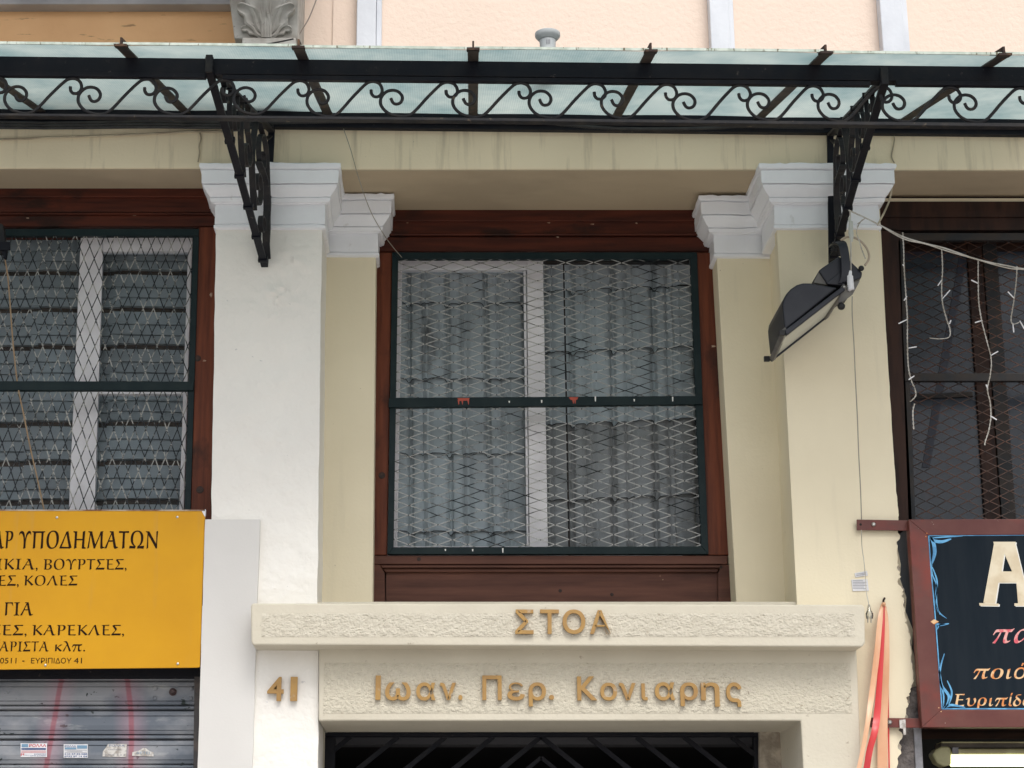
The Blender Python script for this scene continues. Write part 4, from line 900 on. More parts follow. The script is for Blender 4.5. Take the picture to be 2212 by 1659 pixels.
# brackets
def bracket(top, bot, tip, label, nrm_side):
    br = bpy.data.objects.new('bracket', None); col.objects.link(br); br.parent = C0; br['label'] = label
    T = W(*top, -.025); Bo = W(*bot, -.03); P = W(*tip, YC - .02); br.location = T - wpos(C0)
    ex = (P - Vector((T.x, T.y, P.z))); ex.z = 0; L_ = ex.length; ex.normalize(); ez = Vector((0, 0, 1)); sd_ = ex.cross(ez).normalized()
    Z0 = Bo.z; Z1 = T.z
    def pt(a, b): return Bo + (T - Bo) * b + (P - T) * a * 1.0      # a: outwards along the top bar, b: up the wall bar
    link('wall_bar', MB().ribbon([Bo, T + Vector((0, 0, .03))], sd_, .028, .014), black_iron, br, bevel=.002)
    link('top_bar', MB().ribbon([T, P - (P - T) * .02], sd_, .030, .012), worn_iron, br, bevel=.002)
    tipup = P + Vector((0, 0, .035))
    link('diagonal_bar', MB().ribbon([Bo, Bo.lerp(P, .5), P + Vector((0, 0, -.02)), tipup], sd_, .030, .014), black_iron, br, bevel=.002)
    link('tip_plate', MB().box(P.x - .013, P.x + .013, P.y - .012, P.y - .002, P.z - .03, P.z + .04), worn_iron, br, bevel=.002)
    D = lambda f: Bo.lerp(P, f)
    for f in (.04, .17, .33, .49, .66):
        c = D(f); d = (P - Bo).normalized(); a = sd_ * .020; n_ = d.cross(sd_) * .013
        link('collar', MB().hexa([c - a - n_ - d * .008, c + a - n_ - d * .008, c + a + n_ - d * .008, c - a + n_ - d * .008], [c - a - n_ + d * .008, c + a - n_ + d * .008, c + a + n_ + d * .008, c - a + n_ + d * .008]), black_iron, br, bevel=.002)
    for f in (.3, .5, .72):
        c = T.lerp(P, f); d = (P - T).normalized(); a = sd_ * .019; n_ = d.cross(sd_) * .012
        link('collar', MB().hexa([c - a - n_ - d * .006, c + a - n_ - d * .006, c + a + n_ - d * .006, c - a + n_ - d * .006], [c - a - n_ + d * .006, c + a - n_ + d * .006, c + a + n_ + d * .006, c - a + n_ + d * .006]), black_iron, br)
    # flat-bar scrolls filling the triangle (outwards a in metres, height b in metres from the top of the wall bar)
    H = Z1 - Z0
    def loc(a, b): # a fraction outwards, b fraction down (0 = top)
        base = T.lerp(P, a); low = D(a) if False else None
        zt = base.z; q = Bo.lerp(P, a); zb = q.z; return Vector((base.x, base.y, zt + (zb - zt) * b))
    def spiral(ca, cb, r0, turns, a0, sgn, n=26):
        c = loc(ca, cb); out_ = []
        for i in range(n + 1):
            t = i / n; r_ = r0 * (1 - t * .82); ang = a0 + sgn * turns * 2 * math.pi * t
            out_.append(c + ex * (math.cos(ang) * r_) + ez * (math.sin(ang) * r_))
        return out_
    def flat(P_, w=.022, th=.006): link('scroll', MB().ribbon(P_, sd_, w, th), worn_iron, br)
    # long S scrolls
    s1 = spiral(.16, .30, .115, 1.25, R(180), -1)
    s2 = spiral(.22, .62, .10, 1.25, R(0), -1)
    flat([loc(.03, .92)] + smoothpath([loc(.02, .75), loc(.035, .5)], 4) + s1)
    flat(list(reversed(s2)) + smoothpath([s2[0], loc(.40, .35), loc(.46, .10)], 5))
    s3 = spiral(.42, .55, .085, 1.2, R(90), 1); flat([loc(.42, .02)] + s3)
    s4 = spiral(.60, .45, .062, 1.2, R(90), -1); flat([loc(.60, .03)] + s4)
    s5 = spiral(.13, .86, .055, 1.1, R(180), -1); flat(s5)
    s6 = spiral(.78, .45, .036, 1.1, R(90), -1); flat([loc(.8, .04)] + s6)
    flat(smoothpath([loc(.03, .05), loc(.12, .12), loc(.22, .05)], 5)); flat(smoothpath([loc(.28, .03), loc(.33, .5), loc(.27, .93)], 6), .026)
    flat(smoothpath([loc(.52, .04), loc(.52, .5), loc(.46, .95)], 5), .024); flat(smoothpath([loc(.69, .05), loc(.70, .5), loc(.66, .95)], 4), .02)
    flat(smoothpath([loc(.02, .97), loc(.06, .8), loc(.05, .6), loc(.10, .45), loc(.22, .40)], 5), .03)
    return br
bracket((587, 284), (572, 575), (452, 142), 'left scrolled bracket', 1)
bracket((1794, 292), (1797, 568), (1910, 168), 'right scrolled bracket', -1)
bracket((-800, 268), (-815, 560), (-1010, 120), 'further left scrolled bracket', 1)

# vent cap standing on the canopy
vc = W(1183, 85, -.75)
u1 = px(1, 90, -.75)
VP = thing('vent_cap', (vc.x, vc.y, W(1183, 135, -.75).z), 'round grey plastic vent cap poking up above the canopy', 'vent')
zv = lambda v: W(1183, v, -.75).z
link('flange', MB().lathe((vc.x, vc.y, zv(82)), [(19 * u1, -6 * u1), (25 * u1, 0), (27.5 * u1, 4 * u1), (27.5 * u1, 10 * u1), (26 * u1, 11 * u1), (22 * u1, 11.5 * u1)], 40), pipe_grey, VP, smooth=True)
link('pipe', MB().lathe((vc.x, vc.y, 0), [(16 * u1, zv(150)), (17 * u1, zv(100)), (18.2 * u1, zv(88.5))], 32), pipe_grey, VP, smooth=True)
for k in (-1, 0, 1): link('slot', MB().box(vc.x + k * 3.3 * u1 - .6 * u1, vc.x + k * 3.3 * u1 + .6 * u1, vc.y - 18.6 * u1, vc.y - 17 * u1, zv(102), zv(93)), ink_grey, VP)

# ================================================================== LETTERS
def letter(s, u0, u1, vt, vb, parent, off=.018, shear=0): return text('letter', s, u0, u1, vt, vb, -.17 - .020 if parent is L1 else YD - .020, gold, parent, offset=off, thick=.014)
L1 = thing('stoa_lettering', W(1215, 1368, -.19), 'four gold capital letters reading ΣΤΟΑ mounted on the projecting ledge', 'lettering')
for s, a, b in (("Σ", 1113, 1153), ("Τ", 1167, 1208), ("Ο", 1215.5, 1265), ("Α", 1274, 1319)):
    letter(s, a, b, 1316.5 if s != 'Α' else 1318, 1369, L1, .016)
L2 = thing('name_lettering', W(1200, 1515, YD - .02), 'gold raised letters reading Ιωαν. Περ. Κονιαρης across the door lintel', 'lettering')
for s, a, b, c, d in (("Ι", 811, 822, 1459, 1511.5), ("ω", 832, 887, 1474, 1513), ("α", 899, 940.5, 1474, 1513), ("ν", 951, 985, 1474.5, 1511.5), (".", 990, 999, 1501, 1512), ("Π", 1042, 1084, 1459, 1512), ("ε", 1096, 1134, 1474, 1513),
                      ("ρ", 1142, 1180, 1474, 1525.5), (".", 1186, 1197, 1501, 1511.5), ("K", 1247, 1290, 1461, 1512.5), ("ο", 1297, 1333.5, 1474.5, 1513), ("ν", 1338, 1374, 1475, 1512), ("ι", 1386, 1400, 1476, 1512.5), ("α", 1415, 1458.5, 1473.5, 1513), ("ρ", 1470, 1509, 1474, 1525),
                      ("η", 1515, 1555.5, 1474, 1526), ("ς", 1569.5, 1603.5, 1474, 1526.5)):
    letter(s, a, b, c, d, L2, .016)
L3 = thing('house_number', W(608, 1514, -.03), 'gold house number 41 on the white pillar beside the door', 'house number')
for s, a, b in (("4", 577, 612), ("1", 627, 641.7)): text('digit', s, a, b, 1462, 1514, -.036, gold, L3, offset=.02, thick=.014)

# ================================================================== YELLOW SIGN
YY = -.02
S1 = thing('yellow_shop_sign', W(210, 1445, YY), 'yellow shop sign with dark brown Greek lettering above the roller shutter', 'sign')
link('panel', MB().poly([(-620, 1103), (443, 1104), (432, 1440), (428, 1442), (-620, 1452)], YY, YY + .012), yellow, S1, bevel=.001)
link('top_edge', MB().poly([(-620, 1100), (443, 1101), (443, 1103.8), (-620, 1102.8)], YY - .002, YY + .03), sign_edge, S1)
link('corner_cap', MB().poly([(436, 1104), (444, 1100), (443.5, 1112), (442, 1116)], YY - .002, YY + .02), white_plastic, S1)
for (u, v) in ((123, 1118), (383, 1117), (384, 1434), (98, 1437)):
    link('screw', MB().lathe(W(u, v, YY), [(.0055, 0), (.005, .002), (.002, .003)], 12, axis='y'), steel, S1)
YT = YY - .0012
def t1(s, a, b, c, d, off=0, sf=True): text('lettering', serif(s) if sf else s, a, b, c, d, YT, print_brown, S1, offset=off)
t1("ΑΡ", -17, 27, 1147, 1185.5, .003); t1("ΥΠΟΔΗΜΑΤΩΝ", 40, 340, 1146, 1185.5, .003)
t1("ΙΚΙΑ,", -8, 81, 1207, 1234, -.004); t1("ΒΟΥΡΤΣΕΣ,", 93.5, 273, 1207, 1234, -.004)
t1("ΕΣ,", -5, 40, 1242.5, 1269, -.004); t1("ΚΟΛΕΣ", 51, 167, 1242.5, 1265, -.004)
t1("ΓΙΑ", 9.7, 71, 1301, 1330)
t1("ΣΕΣ,", -22, 57, 1349.5, 1376, -.004); t1("ΚΑΡΕΚΛΕΣ,", 69, 267.5, 1349.5, 1376, -.004)
t1("ΑΡΙΣΤΑ", -2, 105, 1385.5, 1407.5, -.004); t1("κλπ.", 119, 183.6, 1385, 1407.5, 0)
t1("0511", 0, 35, 1421, 1433, 0, False); t1("-", 48, 53, 1427, 1429, 0, False); t1("ΕΥΡΙΠΙΔΟΥ", 67, 154, 1421, 1433, 0, False); t1("41", 159.5, 176.7, 1421, 1433, 0, False)

# ================================================================== ROLLER SHUTTER
SHM = shutter_mat()
SH = thing('roller_shutter', (W(200, 1600, SHY).x, SHY, 0), 'dented grey roller shutter with red spray paint streaks below the yellow sign', 'shutter')
xs1 = W(431, 1560, SHY).x
link('shutter_box', MB().poly([(-620, 1440), (431, 1440), (430, 1466), (-620, 1468)], SHY - .02, SHY + .2), black_iron, SH)
ped = W(200, 1535, SHY).z - W(200, 1598.5, SHY).z; zz = W(200, 1472, SHY).z + ped - .02
def slat(z1, z0, x0, x1):
    prof = [(z1, .012), (z1 - .004, .0), (z1 - .020, -.002), (z1 - .022, .002), (z1 - .024, -.002), ((z1 + z0) / 2, -.006), (z0 + .040, -.004), (z0 + .038, 0), (z0 + .036, -.004), (z0 + .024, .0), (z0 + .022, .016), (z0 + .020, .016), (z0 + .018, -.001), (z0 + .014, -.006), (z0 + .008, -.006), (z0 + .004, .0), (z0 + .003, .02), (z0, .02)]
    vs = [(x0, SHY + y, z) for z, y in prof] + [(x1, SHY + y, z) for z, y in prof]; n = len(prof)
    return MB().add(vs, [(i, i + 1, i + 1 + n, i + n) for i in range(n - 1)])
for k in range(26):
    z1 = zz + .02 - k * ped
    if z1 - ped < .02: break
    link('slat', slat(z1, z1 - ped, LX, xs1), SHM, SH)
link('backing', MB().box(LX, xs1, SHY + .03, SHY + .04, 0, zz + .06), dark_room, SH)
link('guide_rail', MB().poly([(420, 1462), (433, 1462), (430, 1720), (417, 1720)], SHY - .025, SHY + .06), M('shutter_guide_rail', (.05, .045, .045, 1), (.16, .12, .10, 1), .6, ns=8, lo=.5, hi=.75), SH)
# lock and rivets: (u, v)
sc3 = 660 / 2212 * .6777
for (a, b) in ((1660, 148), (1655, 252), (2043, 150), (2040, 252)):
    link('rivet', MB().lathe(W(a * sc3, 1457 + b * sc3, SHY - .006), [(.009, -.002), (.0085, .002), (.005, .005), (.001, .006)], 14, 'y'), SHM, SH, smooth=True)
lk = W(1848 * sc3, 1457 + 187 * sc3, SHY - .006)
link('lock', MB().lathe(lk, [(.0155, -.002), (.015, .006), (.011, .010), (.010, .020), (.008, .024), (.001, .024)], 20, 'y'), M('rusty_lock', (.11, .06, .055, 1), (.05, .03, .03, 1), .5, ns=40), SH, smooth=True)
YK = SHY - .0085
def sticker(a, b, c, d, label, mat=paper, cut=None):
    pts = [(a, b), (c, b), (c, d), (a, d)] if cut is None else cut
    pts = [(u * sc3, 1457 + v * sc3) for u, v in pts]
    p0 = MB().poly(pts, YK, YK + .0008); o = link('sticker', p0, mat); tag(o, label, 'sticker', 'stickers on the roller shutter'); return o
def st_text(o, s, a, c, b, d, mat, off=0): text('print', s, a * sc3, c * sc3, 1457 + b * sc3, 1457 + d * sc3, YK - .0006, mat, o, offset=off)
def st_bar(o, a, c, b, d, mat): link('print', MB().poly([(a * sc3, 1457 + b * sc3), (c * sc3, 1457 + b * sc3), (c * sc3, 1457 + d * sc3), (a * sc3, 1457 + d * sc3)], YK - .0006, YK - .0001), mat, o)
o = sticker(220, 735, 502, 882, 'sticker with large red ΡΟΛΛΑ heading, leftmost on the shutter')
st_text(o, 'ΡΟΛΛΑ', 312, 492, 742, 775, ink_red, .02); st_bar(o, 228, 490, 786, 805, ink_blue); st_text(o, 'ΓΚΑΡΑΖΟΠΟΡΤΕΣ', 240, 478, 789, 802, ink_navy); st_bar(o, 230, 300, 742, 778, ink_navy)
st_bar(o, 228, 490, 814, 817, ink_red); st_bar(o, 228, 490, 824, 827, ink_red); st_bar(o, 228, 490, 833, 836, ink_red); st_text(o, '6420703', 365, 490, 845, 857, ink_blue); st_text(o, '6944 613000', 325, 490, 862, 874, ink_blue); st_text(o, 'Ν', 222, 256, 842, 870, ink_red, .04); st_text(o, 'ζυγος', 262, 315, 856, 870, ink_blue)
o = sticker(680, 745, 938, 890, 'sticker with blue ΡΟΛΛΑ heading and two phone number lines')
st_text(o, 'ΡΟΛΛΑ', 692, 812, 755, 776, ink_blue, .02); st_bar(o, 692, 815, 779, 800, ink_navy); st_bar(o, 823, 930, 756, 793, ink_navy); st_bar(o, 692, 930, 806, 810, ink_grey); st_bar(o, 720, 880, 818, 822, ink_grey); st_bar(o, 692, 925, 829, 833, ink_grey)
st_text(o, '210 57.22.588', 688, 930, 840, 860, ink_blue, .02); st_text(o, '6932 89 14 04', 688, 930, 867, 884, ink_blue, .02)
o = sticker(0, 0, 0, 0, 'scratched sticker with faded blue letters and torn corner', paper_dirty, [(1155, 742), (1355, 742), (1348, 882), (1095, 875), (1100, 820), (1140, 770)])
st_text(o, 'ΡΟΛΛΑ', 1165, 1330, 748, 770, ink_blue); st_text(o, '600000', 1155, 1290, 797, 808, ink_grey); st_text(o, '694 111', 1120, 1330, 852, 868, ink_grey)
o = sticker(0, 0, 0, 0, 'torn paper scrap of a sticker, rightmost on the shutter', paper_dirty, [(1415, 830), (1480, 815), (1530, 785), (1560, 788), (1600, 820), (1640, 832), (1640, 875), (1410, 868)])
st_text(o, 'ΑΕΤΕΙ', 1455, 1600, 825, 850, ink_navy)

# ================================================================== CHALK-STYLE SIGN (right)
YB = -.06
S2 = thing('painted_board_sign', W(2100, 1571, YB), 'maroon framed black board sign with hand painted letters and blue flourishes', 'sign')
frame_o = [(1963, 1122), (2700, 1119), (2730, 1571), (1992, 1571)]; frame_i = [(2004.5, 1156), (2660, 1153), (2690, 1532), (2034, 1533)]
for i in range(4):
    j = (i + 1) % 4; link('frame_bar', MB().poly([frame_o[i], frame_o[j], frame_i[j], frame_i[i]], YB, YB + .05), maroon, S2, bevel=.002)
link('board', MB().poly([(2000, 1150), (2662, 1147), (2692, 1537), (2030, 1538)], YB + .004, YB + .03), board, S2)
link('side_edge', MB().poly([(1966, 1130), (1994, 1566), (1988, 1566), (1959, 1130)], YB + .052, YB + .07), gutter, S2)
for (a, b, c, d) in ((1851, 1122, 1960, 1146), (1880, 1550, 1990, 1572)):
    s_ = link('strap', MB().poly([(a, b), (c, b + 2), (c, d), (a, d - 1)], YB + .035, YB + .042), maroon, S2, bevel=.001)
    q = W(a + 36 if b < 1300 else a + 42, (b + d) / 2 - 1, YB + .035); link('bolt', MB().lathe(q, [(.009, 0), (.009, .004), (.005, .008), (.001, .008)], 8, 'y'), steel, s_)
    q = W(a + 8, (b + d) / 2 - 1, YB + .0348); link('hole', MB().lathe(q, [(.005, 0), (.005, .0004)], 12, 'y'), dark_room, s_)
    link('spacer', MB().poly([(a + 4, b + 4), (a + 60, b + 4), (a + 60, d - 4), (a + 4, d - 4)], YB + .043, .0), black_iron, s_)
YBT = YB + .0032
def bt(s, a, b, c, d, mat, off=0, shear=0, dy=0): text('painted_lettering', s, a, b, c, d, YBT - dy, mat, S2, offset=off, shear=shear)
ZS = lambda pts, dx=0, dy=0: [(1762 + (a + dx) * .3464, 1084.3 + (b + dy) * .3464) for a, b in pts]
for (dx, dy, mt_, yy) in ((7, 5, paint_white, -.0010), (0, 0, paint_cream, -.0020)):
    mb_ = MB()
    for k_, pl in enumerate(([(1112, 262), (1180, 262), (1177, 322), (1160, 433), (1140, 503), (1120, 632), (1046, 628)], [(1180, 262), (1245, 262), (1334, 630), (1262, 632), (1252, 503), (1225, 433), (1177, 322)], [(1160, 433), (1225, 433), (1254, 503), (1140, 503)],
               [(1020, 630), (1142, 634), (1140, 648), (1022, 646)], [(1240, 632), (1365, 630), (1365, 648), (1240, 648)], [(1108, 248), (1248, 248), (1245, 262), (1112, 262)])):
        mb_.poly(ZS(pl, dx, dy), YB + .004 + yy - k_ * .00006, YB + .0038)
    link('painted_lettering', mb_, mt_, S2)
bt(serif("πα"), 2143, 2237, 1357, 1390, paint_pink, 0, .35)
bt(serif("ποιό"), 2102, 2218, 1432, 1467, paint_orange, 0, .3)
bt(serif("Ευριπίδο"), 2063, 2232, 1497, 1532, paint_orange, 0, .25)
def stroke(pts, w, mat, taper=True):
    P = path(pts, YBT - .0002, 6); m = len(P); vs = []; n = 0
    for i, p in enumerate(P):
        t = (P[min(i + 1, m - 1)] - P[max(i - 1, 0)]).normalized(); s_ = Vector((t.z, 0, -t.x)); ww = px(w) / 2 * (math.sin(math.pi * min(.97, .05 + .93 * i / (m - 1))) ** .6 if taper else 1)
        vs += [p - s_ * ww, p + s_ * ww]
    o_ = link('painted_flourish', MB().add(vs, [(2 * i, 2 * i + 1, 2 * i + 3, 2 * i + 2) for i in range(m - 1)]), mat, S2)
stroke([(2005, 1157), (2200, 1156), (2600, 1154)], 2.2, paint_blue, False); stroke([(2006, 1157), (2012, 1240), (2021, 1340), (2035, 1532)], 2.4, paint_blue, False); stroke([(2035, 1531), (2200, 1531), (2600, 1531)], 2.6, paint_blue, False)
for pts, w in (([(2010, 1160), (2018, 1168), (2035, 1170), (2055, 1164)], 7), ([(2010, 1160), (2017, 1175), (2019, 1195), (2013, 1218)], 8), ([(2012, 1162), (2040, 1160), (2080, 1158)], 3), ([(2014, 1225), (2024, 1255), (2022, 1290), (2027, 1320), (2045, 1336)], 4),
               ([(2013, 1215), (2014, 1240), (2024, 1268), (2021, 1300), (2030, 1328)], 2.5), ([(2022, 1345), (2030, 1350), (2050, 1347)], 5), ([(2024, 1360), (2030, 1350), (2042, 1348)], 3), ([(2040, 1412), (2032, 1440), (2030, 1465), (2038, 1500), (2038, 1526)], 4),
               ([(2030, 1450), (2034, 1480), (2050, 1505), (2042, 1530)], 6), ([(2038, 1530), (2055, 1523), (2085, 1528)], 5), ([(2046, 1470), (2056, 1495), (2050, 1518), (2040, 1530)], 4)):
    stroke(pts, w, paint_blue)
dm = MB().poly([(2010, 1343), (2018, 1337.5), (2028, 1343), (2018, 1349)], YB - .0008, YB - .0001); link('painted_diamond', dm, paint_orange, S2)
for (u, v) in ((2002, 1152), (2000, 1159), (2028, 1529), (2033, 1537)): link('painted_dot', MB().lathe(W(u, v, YB), [(.0022, 0), (.0022, .0006)], 10, 'y'), paint_orange, S2)

# shop opening under the board sign: dark recess, channel and fluorescent lamp
SO = link('shop_opening', MB().box(W(1985, 1600, .5).x, RX, .9, .95, 0, W(2000, 1150, .9).z), dark_room, B)
link('shop_head', MB().box(W(1970, 1140, .1).x, RX, .06, .62, W(2100, 1569, .06).z, W(2000, 1128, .06).z), wood_dark, B)
link('shop_jamb', MB().poly([(1973, 1565), (1990, 1565), (1998, 1720), (1981, 1720)], .02, .3), gutter, B, bevel=.003)
link('shop_jamb', MB().box(W(1950, 1720, .02).x, W(1998, 1720, .02).x, .03, .3, 0, W(1950, 1720, .02).z), wood_dark, B)
YF2 = .20
FL = thing('fluorescent_light', W(2200, 1600, YF2), 'lit fluorescent batten lamp in the dark shop opening below the board sign', 'lamp')
a = W(2034, 1612, YF2); r_ = px(21, 1620, YF2)
zc2 = W(2100, 1634, YF2).z
link('housing', MB().box(W(2032, 1600, YF2).x, W(2640, 1600, YF2).x, YF2 + .01, YF2 + .10, W(2100, 1616, YF2).z, W(2100, 1604, YF2).z), fitting_dark, FL, bevel=.006)
link('housing_lip', MB().box(W(2034, 1600, YF2).x, W(2640, 1600, YF2).x, YF2 - .004, YF2 + .09, W(2100, 1605, YF2).z, W(2100, 1602, YF2).z), fitting, FL, bevel=.002)
link('end_cap', MB().poly([(2014, 1628), (2022, 1618), (2034, 1612), (2050, 1612), (2055, 1618), (2055, 1652), (2040, 1656), (2024, 1648)], YF2 - .006, YF2 + .07), fitting, FL, bevel=.008)
link('diffuser', MB().box(W(2056, 1620, YF2).x, W(2600, 1620, YF2).x, YF2 - .006, YF2 + .07, W(2100, 1629, YF2).z, W(2100, 1617, YF2).z), fitting, FL, bevel=.008)
link('clip', MB().poly([(2057, 1614), (2071, 1614), (2071, 1629), (2057, 1629)], YF2 - .012, YF2), gutter, FL, bevel=.002)
tb = MB().tube([(W(2057, 1640, YF2).x, YF2 + .025, W(2057, 1642, YF2).z), (W(2600, 1640, YF2).x, YF2 + .025, W(2057, 1642, YF2).z)], px(13, 1640, YF2), 24); link('tube', tb, tube_light, FL, smooth=True)

# ================================================================== FLOODLIGHT
FZ = lambda a, b: (1653.6 + a * .1798, 501.5 + b * .1798)
Yq, Yw = -.42, -.07
F0 = thing('floodlight', W(*FZ(700, 1500), Yq), 'black asymmetric floodlight hanging below the right canopy bracket', 'floodlight')
dome = [(235, 1175), (222, 1060), (210, 950), (205, 880), (215, 810), (250, 740), (305, 680), (380, 630), (450, 610), (540, 610), (640, 628), (760, 648), (865, 665)]
link('housing', MB().poly([FZ(*p) for p in dome], Yq, Yw), flood_mat, F0, bevel=.006)
rim_o = [FZ(232, 1178), FZ(935, 640), FZ(960, 690), FZ(255, 1240)]
link('rim', MB().poly(rim_o, Yq - .014, Yq + .008), flood_mat, F0, bevel=.003)
g0 = W(*FZ(262, 1222), Yq + .004); g1 = W(*FZ(925, 700), Yq + .004)
link('lamp_glass', MB().add([g0, g1, Vector((g1.x, Yw, g1.z)), Vector((g0.x, Yw, g0.z)), g0 + Vector((-.004, 0, .004)), g1 + Vector((-.004, 0, .004)), Vector((g1.x - .004, Yw, g1.z + .004)), Vector((g0.x - .004, Yw, g0.z + .004))],
     [(0, 1, 2, 3), (7, 6, 5, 4), (0, 4, 5, 1), (1, 5, 6, 2), (2, 6, 7, 3), (3, 7, 4, 0)]), frosted, F0)
h0 = W(*FZ(235, 1178), Yq); h1 = W(*FZ(945, 660), Yq)
for (p, q) in (((h0.x, Yw + .002, h0.z), (h1.x, Yw + .002, h1.z)),):
    P_ = Vector((g0.x, Yw + .002, g0.z)); Q_ = Vector((g1.x, Yw + .002, g1.z)); dn = (Q_ - P_).normalized(); link('rim', MB().ribbon([P_ - dn * .01, Q_ + dn * .004], (0, 1, 0), .014, .014), flood_mat, F0, bevel=.002)
    for a_, b_ in ((Vector((h0.x, Yq, h0.z)), P_), (Vector((h1.x, Yq, h1.z)), Q_)):
        link('rim', MB().ribbon([a_, b_], dn, .018, .02), flood_grey, F0, bevel=.002)
for (a_, b_) in ((195, 1245), ):
    for Y_ in (Yq - .004, Yw + .002):
        c_ = W(*FZ(225, 1215), Yq); link('hinge', MB().box(c_.x - .022, c_.x + .002, Y_ - .008, Y_ + .008, c_.z - .012, c_.z + .010), rubber, F0, bevel=.002)
link('gear_box', MB().poly([FZ(*p) for p in ((636, 462), (690, 420), (880, 292), (1000, 322), (1165, 480), (1155, 545), (1050, 590), (930, 655), (735, 622), (728, 594))], Yq + .02, Yw), flood_mat, F0, bevel=.006)
link('gear_box_cover', MB().poly([FZ(*p) for p in ((735, 600), (900, 480), (985, 560), (940, 640), (745, 622))], Yq + .012, Yq + .025), flood_mat, F0, bevel=.003)
link('mounting_plate', MB().poly([FZ(*p) for p in ((1138, 578), (1048, 748), (922, 842), (872, 850), (905, 700), (950, 655), (1050, 600))], -.412, -.406), flood_grey, F0, bevel=.002)
link('mounting_plate', MB().poly([FZ(*p) for p in ((640, 478), (735, 600), (738, 632), (577, 606))], -.39, -.385), flood_grey, F0, bevel=.002)
yk = path([FZ(815, 135), FZ(880, 118), FZ(925, 150), FZ(955, 280), FZ(965, 420), FZ(960, 520), FZ(930, 600)], [Yq + .06, Yq + .03, Yq, Yq - .006, Yq - .008, Yq - .006, Yq], 5)
link('yoke', MB().ribbon(yk, (1, 0, .25), px(19, 600, Yq), .004), flood_mat, F0)
link('yoke', MB().ribbon([W(*FZ(860, 120), Yq + .04), W(*FZ(800, 180), -.03)], (1, 0, 0), .03, .006), flood_mat, F0)
for (a_, b_, r2, Y_) in ((910, 890, 46, Yq + .01), (1150, 435, 34, Yq + .01)):
    link('knob', MB().sphere(W(*FZ(a_, b_), Y_), px(r2 * .1798, 600, Y_), 10), rubber, F0, smooth=True)
link('screw', MB().sphere(W(*FZ(942, 657), Yq - .016), .005, 6), steel, F0, smooth=True)
link('cable_loop', MB().tube(path([FZ(905, 100), FZ(950, 68), FZ(1010, 58), (FZ(1080, 72)), FZ(1150, 115), FZ(1210, 185), FZ(1242, 265), FZ(1238, 330), FZ(1195, 400)], Yq + .02), .0048, 8), M('beige_cable', (.40, .33, .25, 1), None, .4), F0, smooth=True)
for k, z_ in enumerate((180, 210, 240)):
    link('wire_tie', MB().tube(path([FZ(790, z_), FZ(820, z_ - 25), FZ(860, z_ - 10)], Yq + .05), .004, 6), rubber, F0)

# ================================================================== CABLES, STRING LIGHTS
def cable(name, pts, Y, r_, mat, label, cat='cable', n=6):
    o_ = link(name, MB().tube(path(pts, Y, n), r_, 8), mat, smooth=True); return tag(o_, label, cat)
Yc = -.075
cable('power_cable', [(560, 266), (700, 263), (900, 262), (1050, 262), (1115, 262), (1180, 266), (1285, 275), (1380, 278.5), (1483, 278), (1560, 275.5), (1610, 273), (1780, 276)], Yc - .03, .0075, black_cable, 'thick black cable sagging under the canopy between the two brackets')
for k, dv in enumerate((262, 268, 274)):
    cable('power_cable', [(-500, dv - 2), (-100, dv + 1), (120, dv + 3), (300, dv + 1), (480, dv + 2), (590, dv)], Yc - .01 * k, .006, black_cable, ('top', 'middle', 'lowest')[k] + ' black cable of the bundle under the canopy left of the bracket')
cable('painted_cable', [(-400, 306), (0, 301), (100, 297), (230, 293), (360, 287), (420, 284), (490, 285)], -.009, .0045, cream_cable, 'long cream painted cable running along the fascia top at left')
cable('painted_cable', [(432, 287), (434, 300), (430, 316), (431, 330), (428, 350)], -.006, .003, cream_cable, 'short cream cable dropping to the left capital')
cable('painted_cable', [(1928, 282), (1932, 300), (1929, 320), (1926, 338), (1932, 352)], -.006, .003, cream_cable, 'short cream cable dropping to the right capital')
cable('painted_cable', [(1927, 400), (1922, 430), (1912, 455), (1900, 478), (1896, 486)], [.0, .0, -.02, -.03, -.04], .0042, cream_cable, 'cream cable hanging beside the right end of the right capital')
cable('thin_wire', [(742, 278), (758, 325), (775, 385), (800, 455), (828, 505), (850, 535), (868, 556)], [-.07, -.03, .02, .1, .25, .36, .44], .0017, grey_cable, 'thin loose wire from the canopy down to the central window corner', 'wire')
cable('thin_wire', [(683, 0), (668, 38), (650, 68), (640, 85), (634, 90)], -.10, .0030, M('weathered_wire', (.26, .22, .19, 1), None, .7), 'weathered wire slanting down to the foot of the carved corbel', 'wire')
cable('black_rod', [(560, 98), (590, 93), (620, 87), (634, 84)], -.30, .0035, rubber, 'short black rod across the foot of the carved corbel', 'rod')
cable('tan_cord', [(10, 555), (17, 600), (22, 660), (28, 740), (38, 830), (52, 900), (66, 970), (82, 1040), (97, 1110)], .205, .0032, rope_mat, 'tan cord hanging in front of the left window grille', 'cord')
link_b = thing('iron_hook', W(8, 530, .1), 'dark iron bracket end at the far left window top', 'hook')
link('hook_bar', MB().poly([(-14, 478), (6, 484), (14, 540), (4, 545), (-16, 545)], .08, .12), worn_iron, link_b, bevel=.003)
link('hook_plate', MB().poly([(-30, 522), (22, 522), (22, 540), (-30, 540)], .07, .079), black_iron, link_b, bevel=.002)
link('hook_tip', MB().poly([(4, 541), (14, 541), (12, 556), (7, 556)], .08, .11), black_iron, link_b)
